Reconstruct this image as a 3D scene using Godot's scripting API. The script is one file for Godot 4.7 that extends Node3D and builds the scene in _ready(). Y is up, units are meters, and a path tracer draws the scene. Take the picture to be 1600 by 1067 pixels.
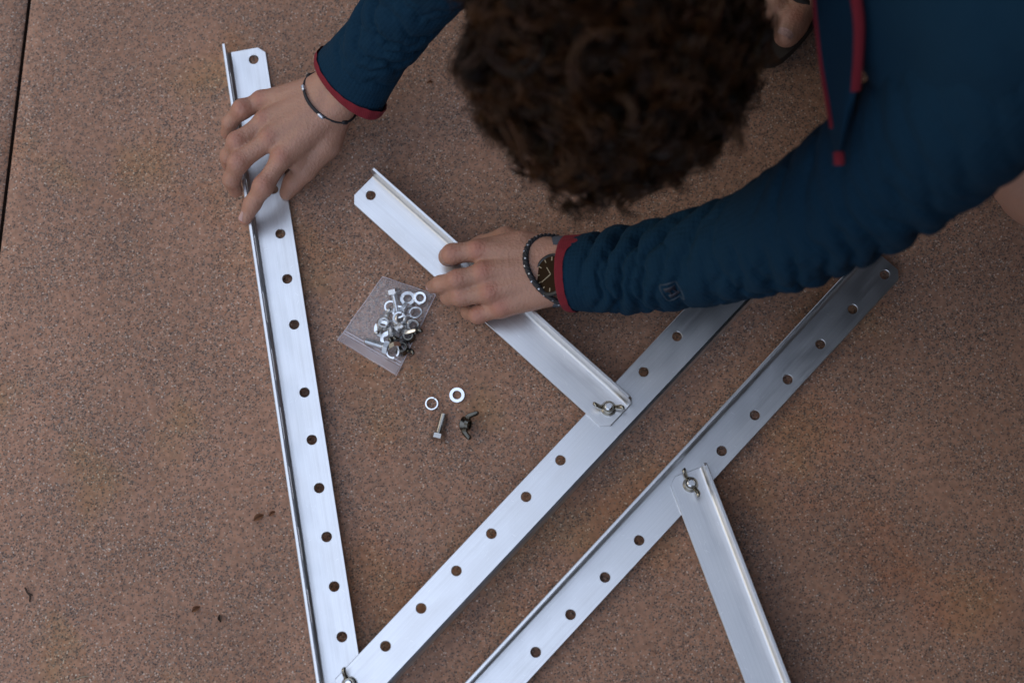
extends Node3D
# Outdoor paving seen from standing height: aluminium angle bars being bolted together by a crouching person.

const AIR_ENERGY := 1.0
var rng := RandomNumberGenerator.new()
var names := {}
var skin_noise := FastNoiseLite.new()
var fold_noise := FastNoiseLite.new()
var patch_noise := FastNoiseLite.new()

# ------------------------------------------------------------------ naming
func numbered(called: String) -> String:
	var n: int = names.get(called, 0)
	names[called] = n + 1
	return called if n == 0 else "%s_%03d" % [called, n]

func tag(o: Node3D, label: String, category: String, group := "", kind := "") -> Node3D:
	if label: o.set_meta("label", label)
	if category: o.set_meta("category", category)
	if group: o.set_meta("group", group)
	if kind: o.set_meta("kind", kind)
	return o

func thing(called: String, label: String, category: String, at := Transform3D(), group := "") -> Node3D:
	var o := Node3D.new()
	o.name = numbered(called)
	o.transform = at
	add_child(o, true)
	tag(o, label, category, group)
	return o

func put(called: String, mesh: Mesh, m: Material, parent: Node = null) -> MeshInstance3D:
	var o := MeshInstance3D.new()
	o.name = numbered(called) if parent == null else called
	o.mesh = mesh
	o.material_override = m
	if parent == null: add_child(o, true)
	else: parent.add_child(o, true)
	return o

func again(o: Node3D, label: String, at: Transform3D) -> Node3D:
	var c: Node3D = o.duplicate()
	c.name = numbered(str(o.name).rstrip("0123456789_"))
	add_child(c, true)
	c.transform = at
	c.set_meta("label", label)
	return c

# ------------------------------------------------------------------ mesh helpers
func tool() -> SurfaceTool:
	var st := SurfaceTool.new()
	st.begin(Mesh.PRIMITIVE_TRIANGLES)
	return st

func tri(st: SurfaceTool, a: Vector3, b: Vector3, c: Vector3, g := -1) -> void:
	st.set_smooth_group(g)
	st.add_vertex(a)
	st.set_smooth_group(g)
	st.add_vertex(b)
	st.set_smooth_group(g)
	st.add_vertex(c)

func quad(st: SurfaceTool, a: Vector3, b: Vector3, c: Vector3, d: Vector3, g := -1) -> void:
	tri(st, a, b, c, g)
	tri(st, a, c, d, g)

func done(st: SurfaceTool) -> ArrayMesh:
	st.generate_normals()
	st.index()
	return st.commit()

# surface of revolution about y; each profile segment has its own smoothing group
func lathe(st: SurfaceTool, prof: Array, seg: int, xf := Transform3D(), g0 := 1, smooth := false) -> void:
	for i in prof.size() - 1:
		var p: Vector2 = prof[i]
		var q: Vector2 = prof[i + 1]
		for k in seg:
			var a := TAU * k / seg
			var b := TAU * (k + 1) / seg
			var A := xf * Vector3(p.x * cos(a), p.y, p.x * sin(a))
			var B := xf * Vector3(p.x * cos(b), p.y, p.x * sin(b))
			var C := xf * Vector3(q.x * cos(b), q.y, q.x * sin(b))
			var D := xf * Vector3(q.x * cos(a), q.y, q.x * sin(a))
			var g := g0 if smooth else g0 + i
			if p.x > 1e-6: tri(st, A, B, C, g)
			if q.x > 1e-6: tri(st, A, C, D, g)

func sample_path(pts: Array, rad: Array, n: int) -> Array:
	var out := []
	for i in n + 1:
		var t := float(i) / n * (pts.size() - 1)
		var k := mini(int(t), pts.size() - 2)
		var f := t - k
		var p0: Vector3 = pts[maxi(k - 1, 0)]
		var p3: Vector3 = pts[mini(k + 2, pts.size() - 1)]
		var p: Vector3 = pts[k].cubic_interpolate(pts[k + 1], p0, p3, f)
		out.append([p, lerpf(rad[k], rad[k + 1], smoothstep(0.0, 1.0, f) * 0.5 + f * 0.5)])
	return out

func frames(path: Array, up: Vector3) -> Array:
	var out := []
	var u := up
	for i in path.size():
		var a: Vector3 = path[maxi(i - 1, 0)][0]
		var b: Vector3 = path[mini(i + 1, path.size() - 1)][0]
		var t := (b - a).normalized()
		u = (u - t * u.dot(t)).normalized()
		out.append([t, u, t.cross(u)])
	return out

# round tube along points, closed ends
func tube(st: SurfaceTool, pts: Array, rad: Array, seg := 10, per := 6, up := Vector3.UP, g := 1, flat := 1.0) -> void:
	var path := sample_path(pts, rad, (pts.size() - 1) * per)
	var fr := frames(path, up)
	var rings := []
	for i in path.size():
		var ring := []
		for k in seg:
			var a := TAU * k / seg
			ring.append(path[i][0] + (fr[i][1] * cos(a) * flat + fr[i][2] * sin(a)) * path[i][1])
		rings.append(ring)
	for i in path.size() - 1:
		for k in seg:
			var k2 := (k + 1) % seg
			quad(st, rings[i][k], rings[i + 1][k], rings[i + 1][k2], rings[i][k2], g)
	var last := path.size() - 1
	for k in seg:
		var k2 := (k + 1) % seg
		tri(st, path[0][0], rings[0][k], rings[0][k2], g + 1)
		tri(st, path[last][0], rings[last][k2], rings[last][k], g + 2)

func box(st: SurfaceTool, c: Vector3, s: Vector3, b: Basis = Basis()) -> void:
	var v := []
	for i in 8:
		v.append(c + b * Vector3((0.5 if i & 1 else -0.5) * s.x, (0.5 if i & 2 else -0.5) * s.y, (0.5 if i & 4 else -0.5) * s.z))
	for q in [[0, 1, 3, 2], [4, 6, 7, 5], [0, 4, 5, 1], [2, 3, 7, 6], [0, 2, 6, 4], [1, 5, 7, 3]]:
		quad(st, v[q[0]], v[q[1]], v[q[2]], v[q[3]])

# extruded outline (x, y) with bevelled edges, bend(x) shifts it sideways
func prism(st: SurfaceTool, outline: PackedVector2Array, thick: float, bevel: float, bend: Callable, xf: Transform3D) -> void:
	var n := outline.size()
	var inner := PackedVector2Array()
	for i in n:
		var a := outline[(i - 1 + n) % n]
		var b := outline[i]
		var c := outline[(i + 1) % n]
		var m := ((b - a).normalized().orthogonal() + (c - b).normalized().orthogonal()).normalized()
		inner.append(b - m * bevel)
	if Geometry2D.is_point_in_polygon(inner[0], outline) == false and Geometry2D.is_point_in_polygon(inner[n / 2], outline) == false:
		for i in n: inner[i] = outline[i] * 2.0 - inner[i]
	var h := thick / 2.0
	var pt := func(p: Vector2, z: float) -> Vector3: return xf * Vector3(p.x, p.y, z + bend.call(p.x))
	for i in n:
		var j := (i + 1) % n
		quad(st, pt.call(inner[i], h), pt.call(inner[j], h), pt.call(outline[j], h - bevel), pt.call(outline[i], h - bevel), 5)
		quad(st, pt.call(outline[i], h - bevel), pt.call(outline[j], h - bevel), pt.call(outline[j], bevel - h), pt.call(outline[i], bevel - h), 5)
		quad(st, pt.call(outline[i], bevel - h), pt.call(outline[j], bevel - h), pt.call(inner[j], -h), pt.call(inner[i], -h), 5)
	var t := Geometry2D.triangulate_polygon(inner)
	for i in range(0, t.size(), 3):
		tri(st, pt.call(inner[t[i]], h), pt.call(inner[t[i + 2]], h), pt.call(inner[t[i + 1]], h), 6)
		tri(st, pt.call(inner[t[i]], -h), pt.call(inner[t[i + 1]], -h), pt.call(inner[t[i + 2]], -h), 7)

# ------------------------------------------------------------------ bodies: smooth union of tapered capsules, meshed as surface nets
func blob(groups: Array, cell: float, ki: float, ka: float) -> Array:
	var lo := Vector3(INF, INF, INF)
	var hi := -lo
	for g in groups:
		for c in g:
			var r := Vector3.ONE * (maxf(c[2], c[3]) + 4.0 * cell)
			lo = lo.min(c[0] - r).min(c[1] - r)
			hi = hi.max(c[0] + r).max(c[1] + r)
	var nx := int((hi.x - lo.x) / cell) + 1
	var ny := int((hi.y - lo.y) / cell) + 1
	var nz := int((hi.z - lo.z) / cell) + 1
	var n := nx * ny * nz
	var tot := PackedFloat32Array()
	tot.resize(n)
	tot.fill(0.0)
	var e := ka / ki
	for g in groups:
		var gs := PackedFloat32Array()
		gs.resize(n)
		gs.fill(0.0)
		var touched := PackedInt32Array()
		for c in g:
			var a: Vector3 = c[0]
			var b: Vector3 = c[1]
			var ra: float = c[2]
			var rb: float = c[3]
			var m := maxf(ra, rb) + 2.5 * cell + 2.5 / ki
			var l := ((a.min(b) - lo - Vector3.ONE * m) / cell).floor().max(Vector3.ZERO)
			var h := ((a.max(b) - lo + Vector3.ONE * m) / cell).ceil().min(Vector3(nx - 1, ny - 1, nz - 1))
			var ab := b - a
			var il := 1.0 / maxf(ab.length_squared(), 1e-9)
			for z in range(int(l.z), int(h.z) + 1):
				for y in range(int(l.y), int(h.y) + 1):
					var at := (z * ny + y) * nx
					for x in range(int(l.x), int(h.x) + 1):
						var q := lo + Vector3(x, y, z) * cell - a
						var t := clampf(q.dot(ab) * il, 0.0, 1.0)
						var d := (q - ab * t).length() - ra - (rb - ra) * t
						if d < m:
							if gs[at + x] == 0.0: touched.append(at + x)
							gs[at + x] += exp(-ki * d)
		for i in touched:
			tot[i] += pow(gs[i], e)
	var id := PackedInt32Array()
	id.resize(n)
	id.fill(-1)
	var verts := PackedVector3Array()
	var off := [0, 1, nx, nx + 1, nx * ny, nx * ny + 1, nx * ny + nx, nx * ny + nx + 1]
	var cor := [Vector3(0, 0, 0), Vector3(1, 0, 0), Vector3(0, 1, 0), Vector3(1, 1, 0), Vector3(0, 0, 1), Vector3(1, 0, 1), Vector3(0, 1, 1), Vector3(1, 1, 1)]
	var edges := [[0, 1], [2, 3], [4, 5], [6, 7], [0, 2], [1, 3], [4, 6], [5, 7], [0, 4], [1, 5], [2, 6], [3, 7]]
	var o3: int = off[3]
	var o4: int = off[4]
	var o5: int = off[5]
	var o6: int = off[6]
	var o7: int = off[7]
	for z in nz - 1:
		for y in ny - 1:
			var at := (z * ny + y) * nx
			for x in nx - 1:
				var i := at + x
				var s := int(tot[i] > 1.0) + int(tot[i + 1] > 1.0) + int(tot[i + nx] > 1.0) + int(tot[i + o3] > 1.0) + int(tot[i + o4] > 1.0) + int(tot[i + o5] > 1.0) + int(tot[i + o6] > 1.0) + int(tot[i + o7] > 1.0)
				if s == 0 or s == 8: continue
				var sum := Vector3.ZERO
				var k := 0
				for ed in edges:
					var f0 := tot[i + off[ed[0]]]
					var f1 := tot[i + off[ed[1]]]
					if (f0 > 1.0) != (f1 > 1.0):
						var d0 := -log(maxf(f0, 1e-12))
						var d1 := -log(maxf(f1, 1e-12))
						sum += cor[ed[0]].lerp(cor[ed[1]], d0 / (d0 - d1))
						k += 1
				id[i] = verts.size()
				verts.append(lo + (Vector3(x, y, z) + sum / k) * cell)
	var idx := PackedInt32Array()
	var steps := [1, nx, nx * ny]
	for z in range(1, nz - 1):
		for y in range(1, ny - 1):
			var at := (z * ny + y) * nx
			for x in range(1, nx - 1):
				var i := at + x
				if id[i] < 0: continue
				var inside := tot[i] > 1.0
				for ax in 3:
					if (tot[i + steps[ax]] > 1.0) == inside: continue
					var u: int = steps[(ax + 1) % 3]
					var v: int = steps[(ax + 2) % 3]
					var q := [id[i], id[i - u], id[i - u - v], id[i - v]]
					if q.min() < 0: continue
					if inside: idx.append_array(PackedInt32Array([q[0], q[2], q[1], q[0], q[3], q[2]]))
					else: idx.append_array(PackedInt32Array([q[0], q[1], q[2], q[0], q[2], q[3]]))
	return [verts, idx]

func relax(m: Array, rounds: int) -> void:
	var v: PackedVector3Array = m[0]
	var idx: PackedInt32Array = m[1]
	for r in rounds:
		var s := PackedVector3Array()
		s.resize(v.size())
		var c := PackedFloat32Array()
		c.resize(v.size())
		for i in range(0, idx.size(), 3):
			var a := idx[i]
			var b := idx[i + 1]
			var d := idx[i + 2]
			s[a] += v[b] + v[d]
			s[b] += v[a] + v[d]
			s[d] += v[a] + v[b]
			c[a] += 2.0
			c[b] += 2.0
			c[d] += 2.0
		for i in v.size():
			if c[i] > 0.0: v[i] = v[i].lerp(s[i] / c[i], 0.5)
	m[0] = v

func add_blob(st: SurfaceTool, m: Array, colour: Callable) -> void:
	var v: PackedVector3Array = m[0]
	var idx: PackedInt32Array = m[1]
	var col := PackedColorArray()
	for p in v: col.append(colour.call(p))
	for i in idx:
		st.set_smooth_group(1)
		st.set_color(col[i])
		st.add_vertex(v[i])

# ------------------------------------------------------------------ materials
var M := {}

func mat(called: String, linear_colour: Color, rough: float, metal := 0.0) -> StandardMaterial3D:
	var m := StandardMaterial3D.new()
	m.resource_name = called
	m.albedo_color = linear_colour.linear_to_srgb()
	m.roughness = rough
	m.metallic = metal
	M[called] = m
	return m

func noise_image(w: int, h: int, freq: float, kind: int, s: int, octaves := 3) -> Image:
	var f := FastNoiseLite.new()
	f.noise_type = kind
	f.frequency = freq
	f.seed = s
	f.fractal_octaves = octaves
	return f.get_seamless_image(w, h, false, false, 0.12, true)

# sandy brown concrete: warm matrix with thousands of small dark, grey, tan and white grains
func paving_texture() -> void:
	var n := 2048
	var big := noise_image(256, 256, 0.02, FastNoiseLite.TYPE_SIMPLEX_SMOOTH, 3)
	big.resize(n, n, Image.INTERPOLATE_CUBIC)
	var fine := noise_image(1024, 1024, 0.11, FastNoiseLite.TYPE_SIMPLEX, 9, 4)
	fine.resize(n, n, Image.INTERPOLATE_BILINEAR)
	var fd := fine.get_data()
	var bd := big.get_data()
	var bytes := PackedByteArray()
	bytes.resize(n * n * 3)
	var lut := []
	for i in 256:
		lut.append(0.85 + 0.30 * i / 255.0)
	for i in n * n:
		var k: float = lut[fd[i]] * (0.93 + 0.14 * bd[i] / 255.0)
		bytes[i * 3] = int(151.0 * k)
		bytes[i * 3 + 1] = int(114.0 * k)
		bytes[i * 3 + 2] = int(93.5 * k)
	var im := Image.create_from_data(n, n, false, Image.FORMAT_RGB8, bytes)
	im.convert(Image.FORMAT_RGBA8)
	var height := Image.create(n, n, false, Image.FORMAT_RGBA8)
	height.fill(Color(0.45, 0.45, 0.45))
	var tones := [[Color8(62, 54, 52), 20], [Color8(84, 72, 66), 24], [Color8(42, 38, 38), 6], [Color8(152, 128, 110), 22], [Color8(190, 172, 156), 10], [Color8(104, 94, 88), 20], [Color8(146, 100, 74), 18], [Color8(212, 202, 190), 4]]
	var stamps := []
	for t in tones:
		for s in 5:
			var sz := rng.randi_range(2, 3) + (s / 4)
			var g := Image.create(sz + 2, sz + 2, false, Image.FORMAT_RGBA8)
			var hm := Image.create(sz + 2, sz + 2, false, Image.FORMAT_RGBA8)
			var cx := (sz + 1) / 2.0
			var squash := rng.randf_range(0.6, 1.0)
			var turn := rng.randf() * TAU
			for y in sz + 2:
				for x in sz + 2:
					var d := Vector2(x - cx, y - cx).rotated(turn)
					d.y /= squash
					var r := d.length() / (sz * 0.5) * rng.randf_range(0.85, 1.15)
					var c: Color = t[0] * rng.randf_range(0.88, 1.12)
					c.a = clampf((1.12 - r) * 3.0, 0.0, 1.0) * 0.68
					g.set_pixel(x, y, c)
					var hh := clampf(0.5 + 0.4 * sqrt(maxf(0.0, 1.0 - r * r)) * (1.0 if s % 2 else -0.6), 0.0, 1.0)
					hm.set_pixel(x, y, Color(hh, hh, hh, c.a))
			stamps.append([g, hm, t[1]])
	var bag := []
	for i in stamps.size():
		for k in stamps[i][2]: bag.append(i)
	var clump := FastNoiseLite.new()
	clump.frequency = 0.006
	clump.seed = 77
	for i in 560000:
		var at := Vector2i(rng.randi_range(0, n - 1), rng.randi_range(0, n - 1))
		var dense := clump.get_noise_2d(at.x, at.y)
		if rng.randf() > 0.70 + dense * 0.8: continue
		var s: Array = stamps[bag[rng.randi() % bag.size()]]
		var size: Vector2i = s[0].get_size()
		for wx in ([0, -n] if at.x + size.x > n else [0]):   # grains run on across the tile's edges
			for wy in ([0, -n] if at.y + size.y > n else [0]):
				im.blend_rect(s[0], Rect2i(Vector2i.ZERO, size), at + Vector2i(wx, wy))
				height.blend_rect(s[1], Rect2i(Vector2i.ZERO, size), at + Vector2i(wx, wy))
	im.convert(Image.FORMAT_RGB8)
	height.convert(Image.FORMAT_R8)
	var m := mat("paving", Color(1, 1, 1), 0.86)
	m.albedo_color = Color.WHITE
	m.albedo_texture = ImageTexture.create_from_image(im)
	m.heightmap_enabled = true
	m.heightmap_texture = ImageTexture.create_from_image(height)
	m.heightmap_scale = 0.05
	m.vertex_color_use_as_albedo = true
	m.uv1_scale = Vector3(1.0 / 1.15, 1.0 / 1.15, 1.0)

func metal_texture() -> void:
	# drawn along the length: streaks run with the texture's x axis
	var a := noise_image(16, 1024, 0.16, FastNoiseLite.TYPE_SIMPLEX, 21, 4)
	var streak := Image.create(1024, 1024, false, Image.FORMAT_RGB8)
	var rough := Image.create(1024, 1024, false, Image.FORMAT_RGB8)
	var wob := noise_image(1024, 1024, 0.006, FastNoiseLite.TYPE_SIMPLEX_SMOOTH, 5, 3)
	for y in 1024:
		var v := a.get_pixel(3, y).r
		var w := a.get_pixel(11, y).r
		for x in 1024:
			var k := wob.get_pixel(x, y).r
			var c := 0.865 + 0.05 * (v - 0.5) + 0.02 * (k - 0.5)
			streak.set_pixel(x, y, Color(c, c, c * 1.004))
			var r := 0.37 + 0.13 * (w - 0.5) + 0.08 * (k - 0.5)
			rough.set_pixel(x, y, Color(r, r, r))
	for i in 420:   # handling scratches
		var p := Vector2(rng.randi_range(6, 1010), rng.randi_range(6, 1010))
		var d := Vector2.from_angle(rng.randf() * TAU if i % 3 == 0 else rng.randf_range(-0.2, 0.2))
		d.x *= 0.5
		var len := rng.randi_range(4, 30)
		var bright := rng.randf() < 0.75
		for k in len:
			var q := Vector2i(p + d * k)
			if q.x < 0 or q.y < 0 or q.x > 1023 or q.y > 1023: break
			rough.set_pixelv(q, Color(0.5, 0.5, 0.5))
			streak.set_pixelv(q, Color(1, 1, 1) if bright else Color(0.86, 0.86, 0.87))
	var m := mat("aluminium", Color(1, 1, 1), 1.0, 1.0)
	m.albedo_color = Color(0.99, 0.99, 0.99)
	m.albedo_texture = ImageTexture.create_from_image(streak)
	m.roughness_texture = ImageTexture.create_from_image(rough)
	m.heightmap_enabled = true
	m.heightmap_texture = ImageTexture.create_from_image(rough)
	m.heightmap_scale = 0.004
	m.uv1_triplanar = true
	m.uv1_triplanar_sharpness = 8.0
	m.uv1_scale = Vector3(3.2, 7.0, 7.0)

func cloth_texture() -> void:
	var n := 256
	var im := Image.create(n, n, false, Image.FORMAT_RGB8)
	var f := FastNoiseLite.new()
	f.frequency = 0.25
	for y in n:
		for x in n:
			var u := absf(sin(PI * x / 32.0))
			var v := absf(sin(PI * y / 32.0))
			var h := pow(u * v, 0.55) * 0.8 + 0.2 * (0.5 + 0.5 * f.get_noise_2d(x, y))
			im.set_pixel(x, y, Color(h, h, h))
	var t := ImageTexture.create_from_image(im)
	for d in [["fleece", Color(0.0054, 0.0240, 0.0460)], ["binding", Color(0.16, 0.005, 0.013)], ["shorts", Color(0.035, 0.032, 0.03)]]:
		var m := mat(d[0], d[1], 0.92)
		m.heightmap_enabled = true
		m.heightmap_texture = t
		m.heightmap_scale = 0.05 if d[0] == "fleece" else 0.02
		m.rim_enabled = true
		m.rim = 0.15
		m.rim_tint = 0.7
		if d[0] == "fleece":
			m.metallic_specular = 0.22
			m.uv1_scale = Vector3(1.0 / 0.036, 1.0 / 0.036, 1.0)
		else:
			m.uv1_triplanar = true
			m.uv1_scale = Vector3.ONE * 60.0
	var b := mat("fleece_body", Color(0.0054, 0.0240, 0.0460), 0.92)
	b.heightmap_enabled = true
	b.heightmap_texture = t
	b.heightmap_scale = 0.05
	b.uv1_triplanar = true
	b.uv1_scale = Vector3.ONE / 0.036
	b.rim_enabled = true
	b.metallic_specular = 0.22
	b.rim = 0.15
	b.rim_tint = 0.7

func make_materials() -> void:
	paving_texture()
	metal_texture()
	cloth_texture()
	mat("joint", Color(0.012, 0.011, 0.010), 0.95)
	mat("soil", Color(0.06, 0.045, 0.035), 0.95)
	mat("zinc", Color(0.80, 0.81, 0.82), 0.26, 1.0)
	mat("steel", Color(0.52, 0.50, 0.47), 0.22, 1.0)
	mat("roof_paint", Color(0.06, 0.06, 0.07), 0.9)
	mat("house_paint", Color(0.09, 0.07, 0.055), 0.9)
	mat("dark_steel", Color(0.13, 0.12, 0.10), 0.25, 1.0)
	mat("brass_steel", Color(0.30, 0.27, 0.21), 0.17, 1.0)
	mat("rubber", Color(0.016, 0.017, 0.018), 0.6)
	mat("strap_grey", Color(0.06, 0.072, 0.09), 0.55)
	mat("bezel", Color(0.05, 0.05, 0.048), 0.35, 0.6)
	mat("dial", Color(0.026, 0.015, 0.008), 0.85)
	M.dial.metallic_specular = 0.1
	mat("marker", Color(0.28, 0.22, 0.14), 0.4)
	mat("cord", Color(0.014, 0.014, 0.017), 0.7)
	mat("bead", Color(0.55, 0.56, 0.6), 0.3, 0.8)
	mat("dead_leaf", Color(0.17, 0.07, 0.03), 0.8)
	mat("twig", Color(0.05, 0.03, 0.02), 0.85)
	mat("sole", Color(0.03, 0.022, 0.017), 0.8)
	mat("sandal_strap", Color(0.02, 0.017, 0.015), 0.75)
	mat("lining", Color(0.012, 0.02, 0.035), 0.95)
	mat("logo", Color(0.012, 0.030, 0.050), 0.6)
	mat("logo_dark", Color(0.009, 0.012, 0.024), 0.5)
	mat("eye_white", Color(0.6, 0.57, 0.53), 0.2)
	var skin := mat("skin", Color(1, 1, 1), 0.52)
	skin.vertex_color_use_as_albedo = true
	skin.subsurf_scatter_enabled = true
	skin.subsurf_scatter_strength = 0.12
	var pore := noise_image(256, 256, 0.07, FastNoiseLite.TYPE_CELLULAR, 4, 2)
	skin.heightmap_enabled = true
	skin.heightmap_texture = ImageTexture.create_from_image(pore)
	skin.heightmap_scale = 0.07
	skin.uv1_triplanar = true
	skin.uv1_scale = Vector3.ONE * 16.0
	var hair := mat("hair", Color(1, 1, 1), 0.36)
	hair.vertex_color_use_as_albedo = true
	hair.metallic_specular = 0.32
	mat("scalp_hair", Color(0.006, 0.004, 0.003), 0.8)
	var film := mat("film", Color(0.9, 0.92, 0.95), 0.05)
	film.albedo_color = Color(0.93, 0.93, 0.96, 0.07)
	film.transparency = BaseMaterial3D.TRANSPARENCY_ALPHA
	var zip := mat("zip", Color(0.9, 0.92, 0.95), 0.2)
	zip.albedo_color = Color(0.95, 0.92, 0.95, 0.26)
	zip.transparency = BaseMaterial3D.TRANSPARENCY_ALPHA

# ------------------------------------------------------------------ angle bars
# plate in the plane of axes u (along) and v (across) with round or slotted holes down one lane
func holed_plate(st: SurfaceTool, xf: Transform3D, length: float, v0: float, v1: float, vc: float, lane: float, t: float, holes: Array, chamfer: float, bevel: float, near_wall := true, far_wall := true) -> void:
	var P := func(u: float, y: float, v: float) -> Vector3: return xf * Vector3(u, y, v)
	for side in 2:
		var y := t if side == 0 else 0.0
		var b := bevel if side == 0 else 0.0
		var face := func(a: Vector2, c: Vector2, d: Vector2, e: Vector2) -> void:
			if side == 0: quad(st, P.call(a.x, y, a.y), P.call(c.x, y, c.y), P.call(d.x, y, d.y), P.call(e.x, y, e.y))
			else: quad(st, P.call(a.x, y, a.y), P.call(e.x, y, e.y), P.call(d.x, y, d.y), P.call(c.x, y, c.y))
		# free-edge lane with chamfered corners, then the far lane
		face.call(Vector2(b, v0 + chamfer), Vector2(chamfer, v0 + b), Vector2(chamfer, vc - lane), Vector2(b, vc - lane))
		face.call(Vector2(chamfer, v0 + b), Vector2(length - chamfer, v0 + b), Vector2(length - chamfer, vc - lane), Vector2(chamfer, vc - lane))
		face.call(Vector2(length - chamfer, v0 + b), Vector2(length - b, v0 + chamfer), Vector2(length - b, vc - lane), Vector2(length - chamfer, vc - lane))
		var vend := v1 - (b if far_wall else 0.0)
		face.call(Vector2(b, vc + lane), Vector2(length - b, vc + lane), Vector2(length - b, vend), Vector2(b, vend))
		var u := b
		for h in holes:
			var hw: float = h[1] + lane
			face.call(Vector2(u, vc - lane), Vector2(h[0] - hw, vc - lane), Vector2(h[0] - hw, vc + lane), Vector2(u, vc + lane))
			u = h[0] + hw
		face.call(Vector2(u, vc - lane), Vector2(length - b, vc - lane), Vector2(length - b, vc + lane), Vector2(u, vc + lane))
	for h in holes:
		var seg := 32
		var rim := []
		var frame := []
		var hw: float = h[1] + lane
		for k in seg:
			var a := TAU * (k + 0.5) / seg
			var d := Vector2(cos(a), sin(a))
			var s := Vector2(signf(d.x) * h[1], 0.0)
			rim.append([s, d])
			var m := maxf(absf(d.x), absf(d.y))
			frame.append(Vector2(h[0], vc) + s + d / m * lane)
		for k in seg:
			var j := (k + 1) % seg
			var r: float = h[2]
			var at := func(i: int, rr: float) -> Vector2: return Vector2(h[0], vc) + rim[i][0] + rim[i][1] * rr
			var a: Vector2 = at.call(k, r + bevel)
			var c: Vector2 = at.call(j, r + bevel)
			var e: Vector2 = at.call(k, r)
			var f: Vector2 = at.call(j, r)
			quad(st, P.call(frame[k].x, t, frame[k].y), P.call(frame[j].x, t, frame[j].y), P.call(c.x, t, c.y), P.call(a.x, t, a.y))
			quad(st, P.call(frame[j].x, 0, frame[j].y), P.call(frame[k].x, 0, frame[k].y), P.call(e.x, 0, e.y), P.call(f.x, 0, f.y))
			quad(st, P.call(a.x, t, a.y), P.call(c.x, t, c.y), P.call(f.x, t - bevel, f.y), P.call(e.x, t - bevel, e.y), 3)
			quad(st, P.call(e.x, t - bevel, e.y), P.call(f.x, t - bevel, f.y), P.call(f.x, 0, f.y), P.call(e.x, 0, e.y), 4)
			# the square corners that the ring of rays cuts off
			if absf(rim[k][1].x) > absf(rim[k][1].y) != (absf(rim[j][1].x) > absf(rim[j][1].y)):
				var corner := Vector2(h[0] + signf(rim[k][1].x) * hw, vc + signf(rim[k][1].y) * lane)
				tri(st, P.call(frame[k].x, t, frame[k].y), P.call(corner.x, t, corner.y), P.call(frame[j].x, t, frame[j].y))
				tri(st, P.call(frame[j].x, 0, frame[j].y), P.call(corner.x, 0, corner.y), P.call(frame[k].x, 0, frame[k].y))
	# walls with a bevelled top edge
	var ring := [Vector2(0, v1), Vector2(0, v0 + chamfer), Vector2(chamfer, v0), Vector2(length - chamfer, v0), Vector2(length, v0 + chamfer), Vector2(length, v1)]
	var inset := [Vector2(bevel, v1 - (bevel if far_wall else 0.0)), Vector2(bevel, v0 + chamfer), Vector2(chamfer, v0 + bevel), Vector2(length - chamfer, v0 + bevel), Vector2(length - bevel, v0 + chamfer), Vector2(length - bevel, v1 - (bevel if far_wall else 0.0))]
	for i in ring.size():
		var j := (i + 1) % ring.size()
		if i == 2 and not near_wall: continue
		if i == 5 and not far_wall: continue
		var p: Vector2 = ring[i]
		var q: Vector2 = ring[j]
		quad(st, P.call(inset[i].x, t, inset[i].y), P.call(p.x, t - bevel, p.y), P.call(q.x, t - bevel, q.y), P.call(inset[j].x, t, inset[j].y))
		quad(st, P.call(p.x, t - bevel, p.y), P.call(p.x, 0, p.y), P.call(q.x, 0, q.y), P.call(q.x, t - bevel, q.y))

# an angle bar: x runs along from the first hole, z points to the flange, y out of the plate
func angle_bar(label: String, from: Vector3, to: Vector3, roll: float, length: float, lead: float, free: float, far: float, holes: Array, flange: float, down: bool, slots: Array, group: String) -> Node3D:
	var x := (to - from).normalized()
	var z := x.cross(Vector3.UP).normalized()
	var y := z.cross(x)
	var b := Basis(x, y, z)
	b = b * Basis(Vector3.RIGHT, roll)
	var o := thing("angle_bar", label, "metal bar", Transform3D(b, from), group)
	var t := 0.003
	var st := tool()
	var hs := []
	for h in holes: hs.append([h + lead, 0.0, 0.005])
	var base := Transform3D(Basis(), Vector3(-lead, -t, 0))
	holed_plate(st, base, length, -free, far - t, 0.0, 0.0068, t, hs, 0.0075, 0.0005, true, false)
	# rolled fillet in the corner
	var fr := 0.0028
	var sy := -1.0 if down else 1.0
	var y0 := -t if down else 0.0
	for k in 5:
		var a := PI / 2 * k / 5
		var c := PI / 2 * (k + 1) / 5
		var p := Vector3(-lead + 0.0005, y0 + sy * (fr - fr * cos(a)), far - t - fr + fr * sin(a))
		var q := Vector3(-lead + 0.0005, y0 + sy * (fr - fr * cos(c)), far - t - fr + fr * sin(c))
		var L := Vector3(length - 0.001, 0, 0)
		if down: quad(st, p, q, q + L, p + L, 9)
		else: quad(st, p, p + L, q + L, q, 9)
	put("plate", done(st), M.aluminium, o)
	st = tool()
	# the flange plate lies in x-y; its own v axis runs from the bar's outer corner to the flange's free edge
	var fx := Transform3D(Basis(Vector3(1, 0, 0), Vector3(0, 0, 1), Vector3(0, -1, 0)), Vector3(-lead, -t, far - t))
	if down: fx = Transform3D(Basis(Vector3(1, 0, 0), Vector3(0, 0, -1), Vector3(0, 1, 0)), Vector3(-lead, 0, far))
	var ss := []
	for s in slots: ss.append([s, 0.014, 0.0035])
	holed_plate(st, fx, length, -flange, 0.0, -0.0135, 0.0055, t, ss, 0.003 if slots.is_empty() else 0.0008, 0.0006, true, not down)
	put("flange", done(st), M.aluminium, o)
	return o

# ------------------------------------------------------------------ fasteners (millimetres inside, metres outside)
func mm(x: float, y: float) -> Vector2: return Vector2(x, y) * 0.001

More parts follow.
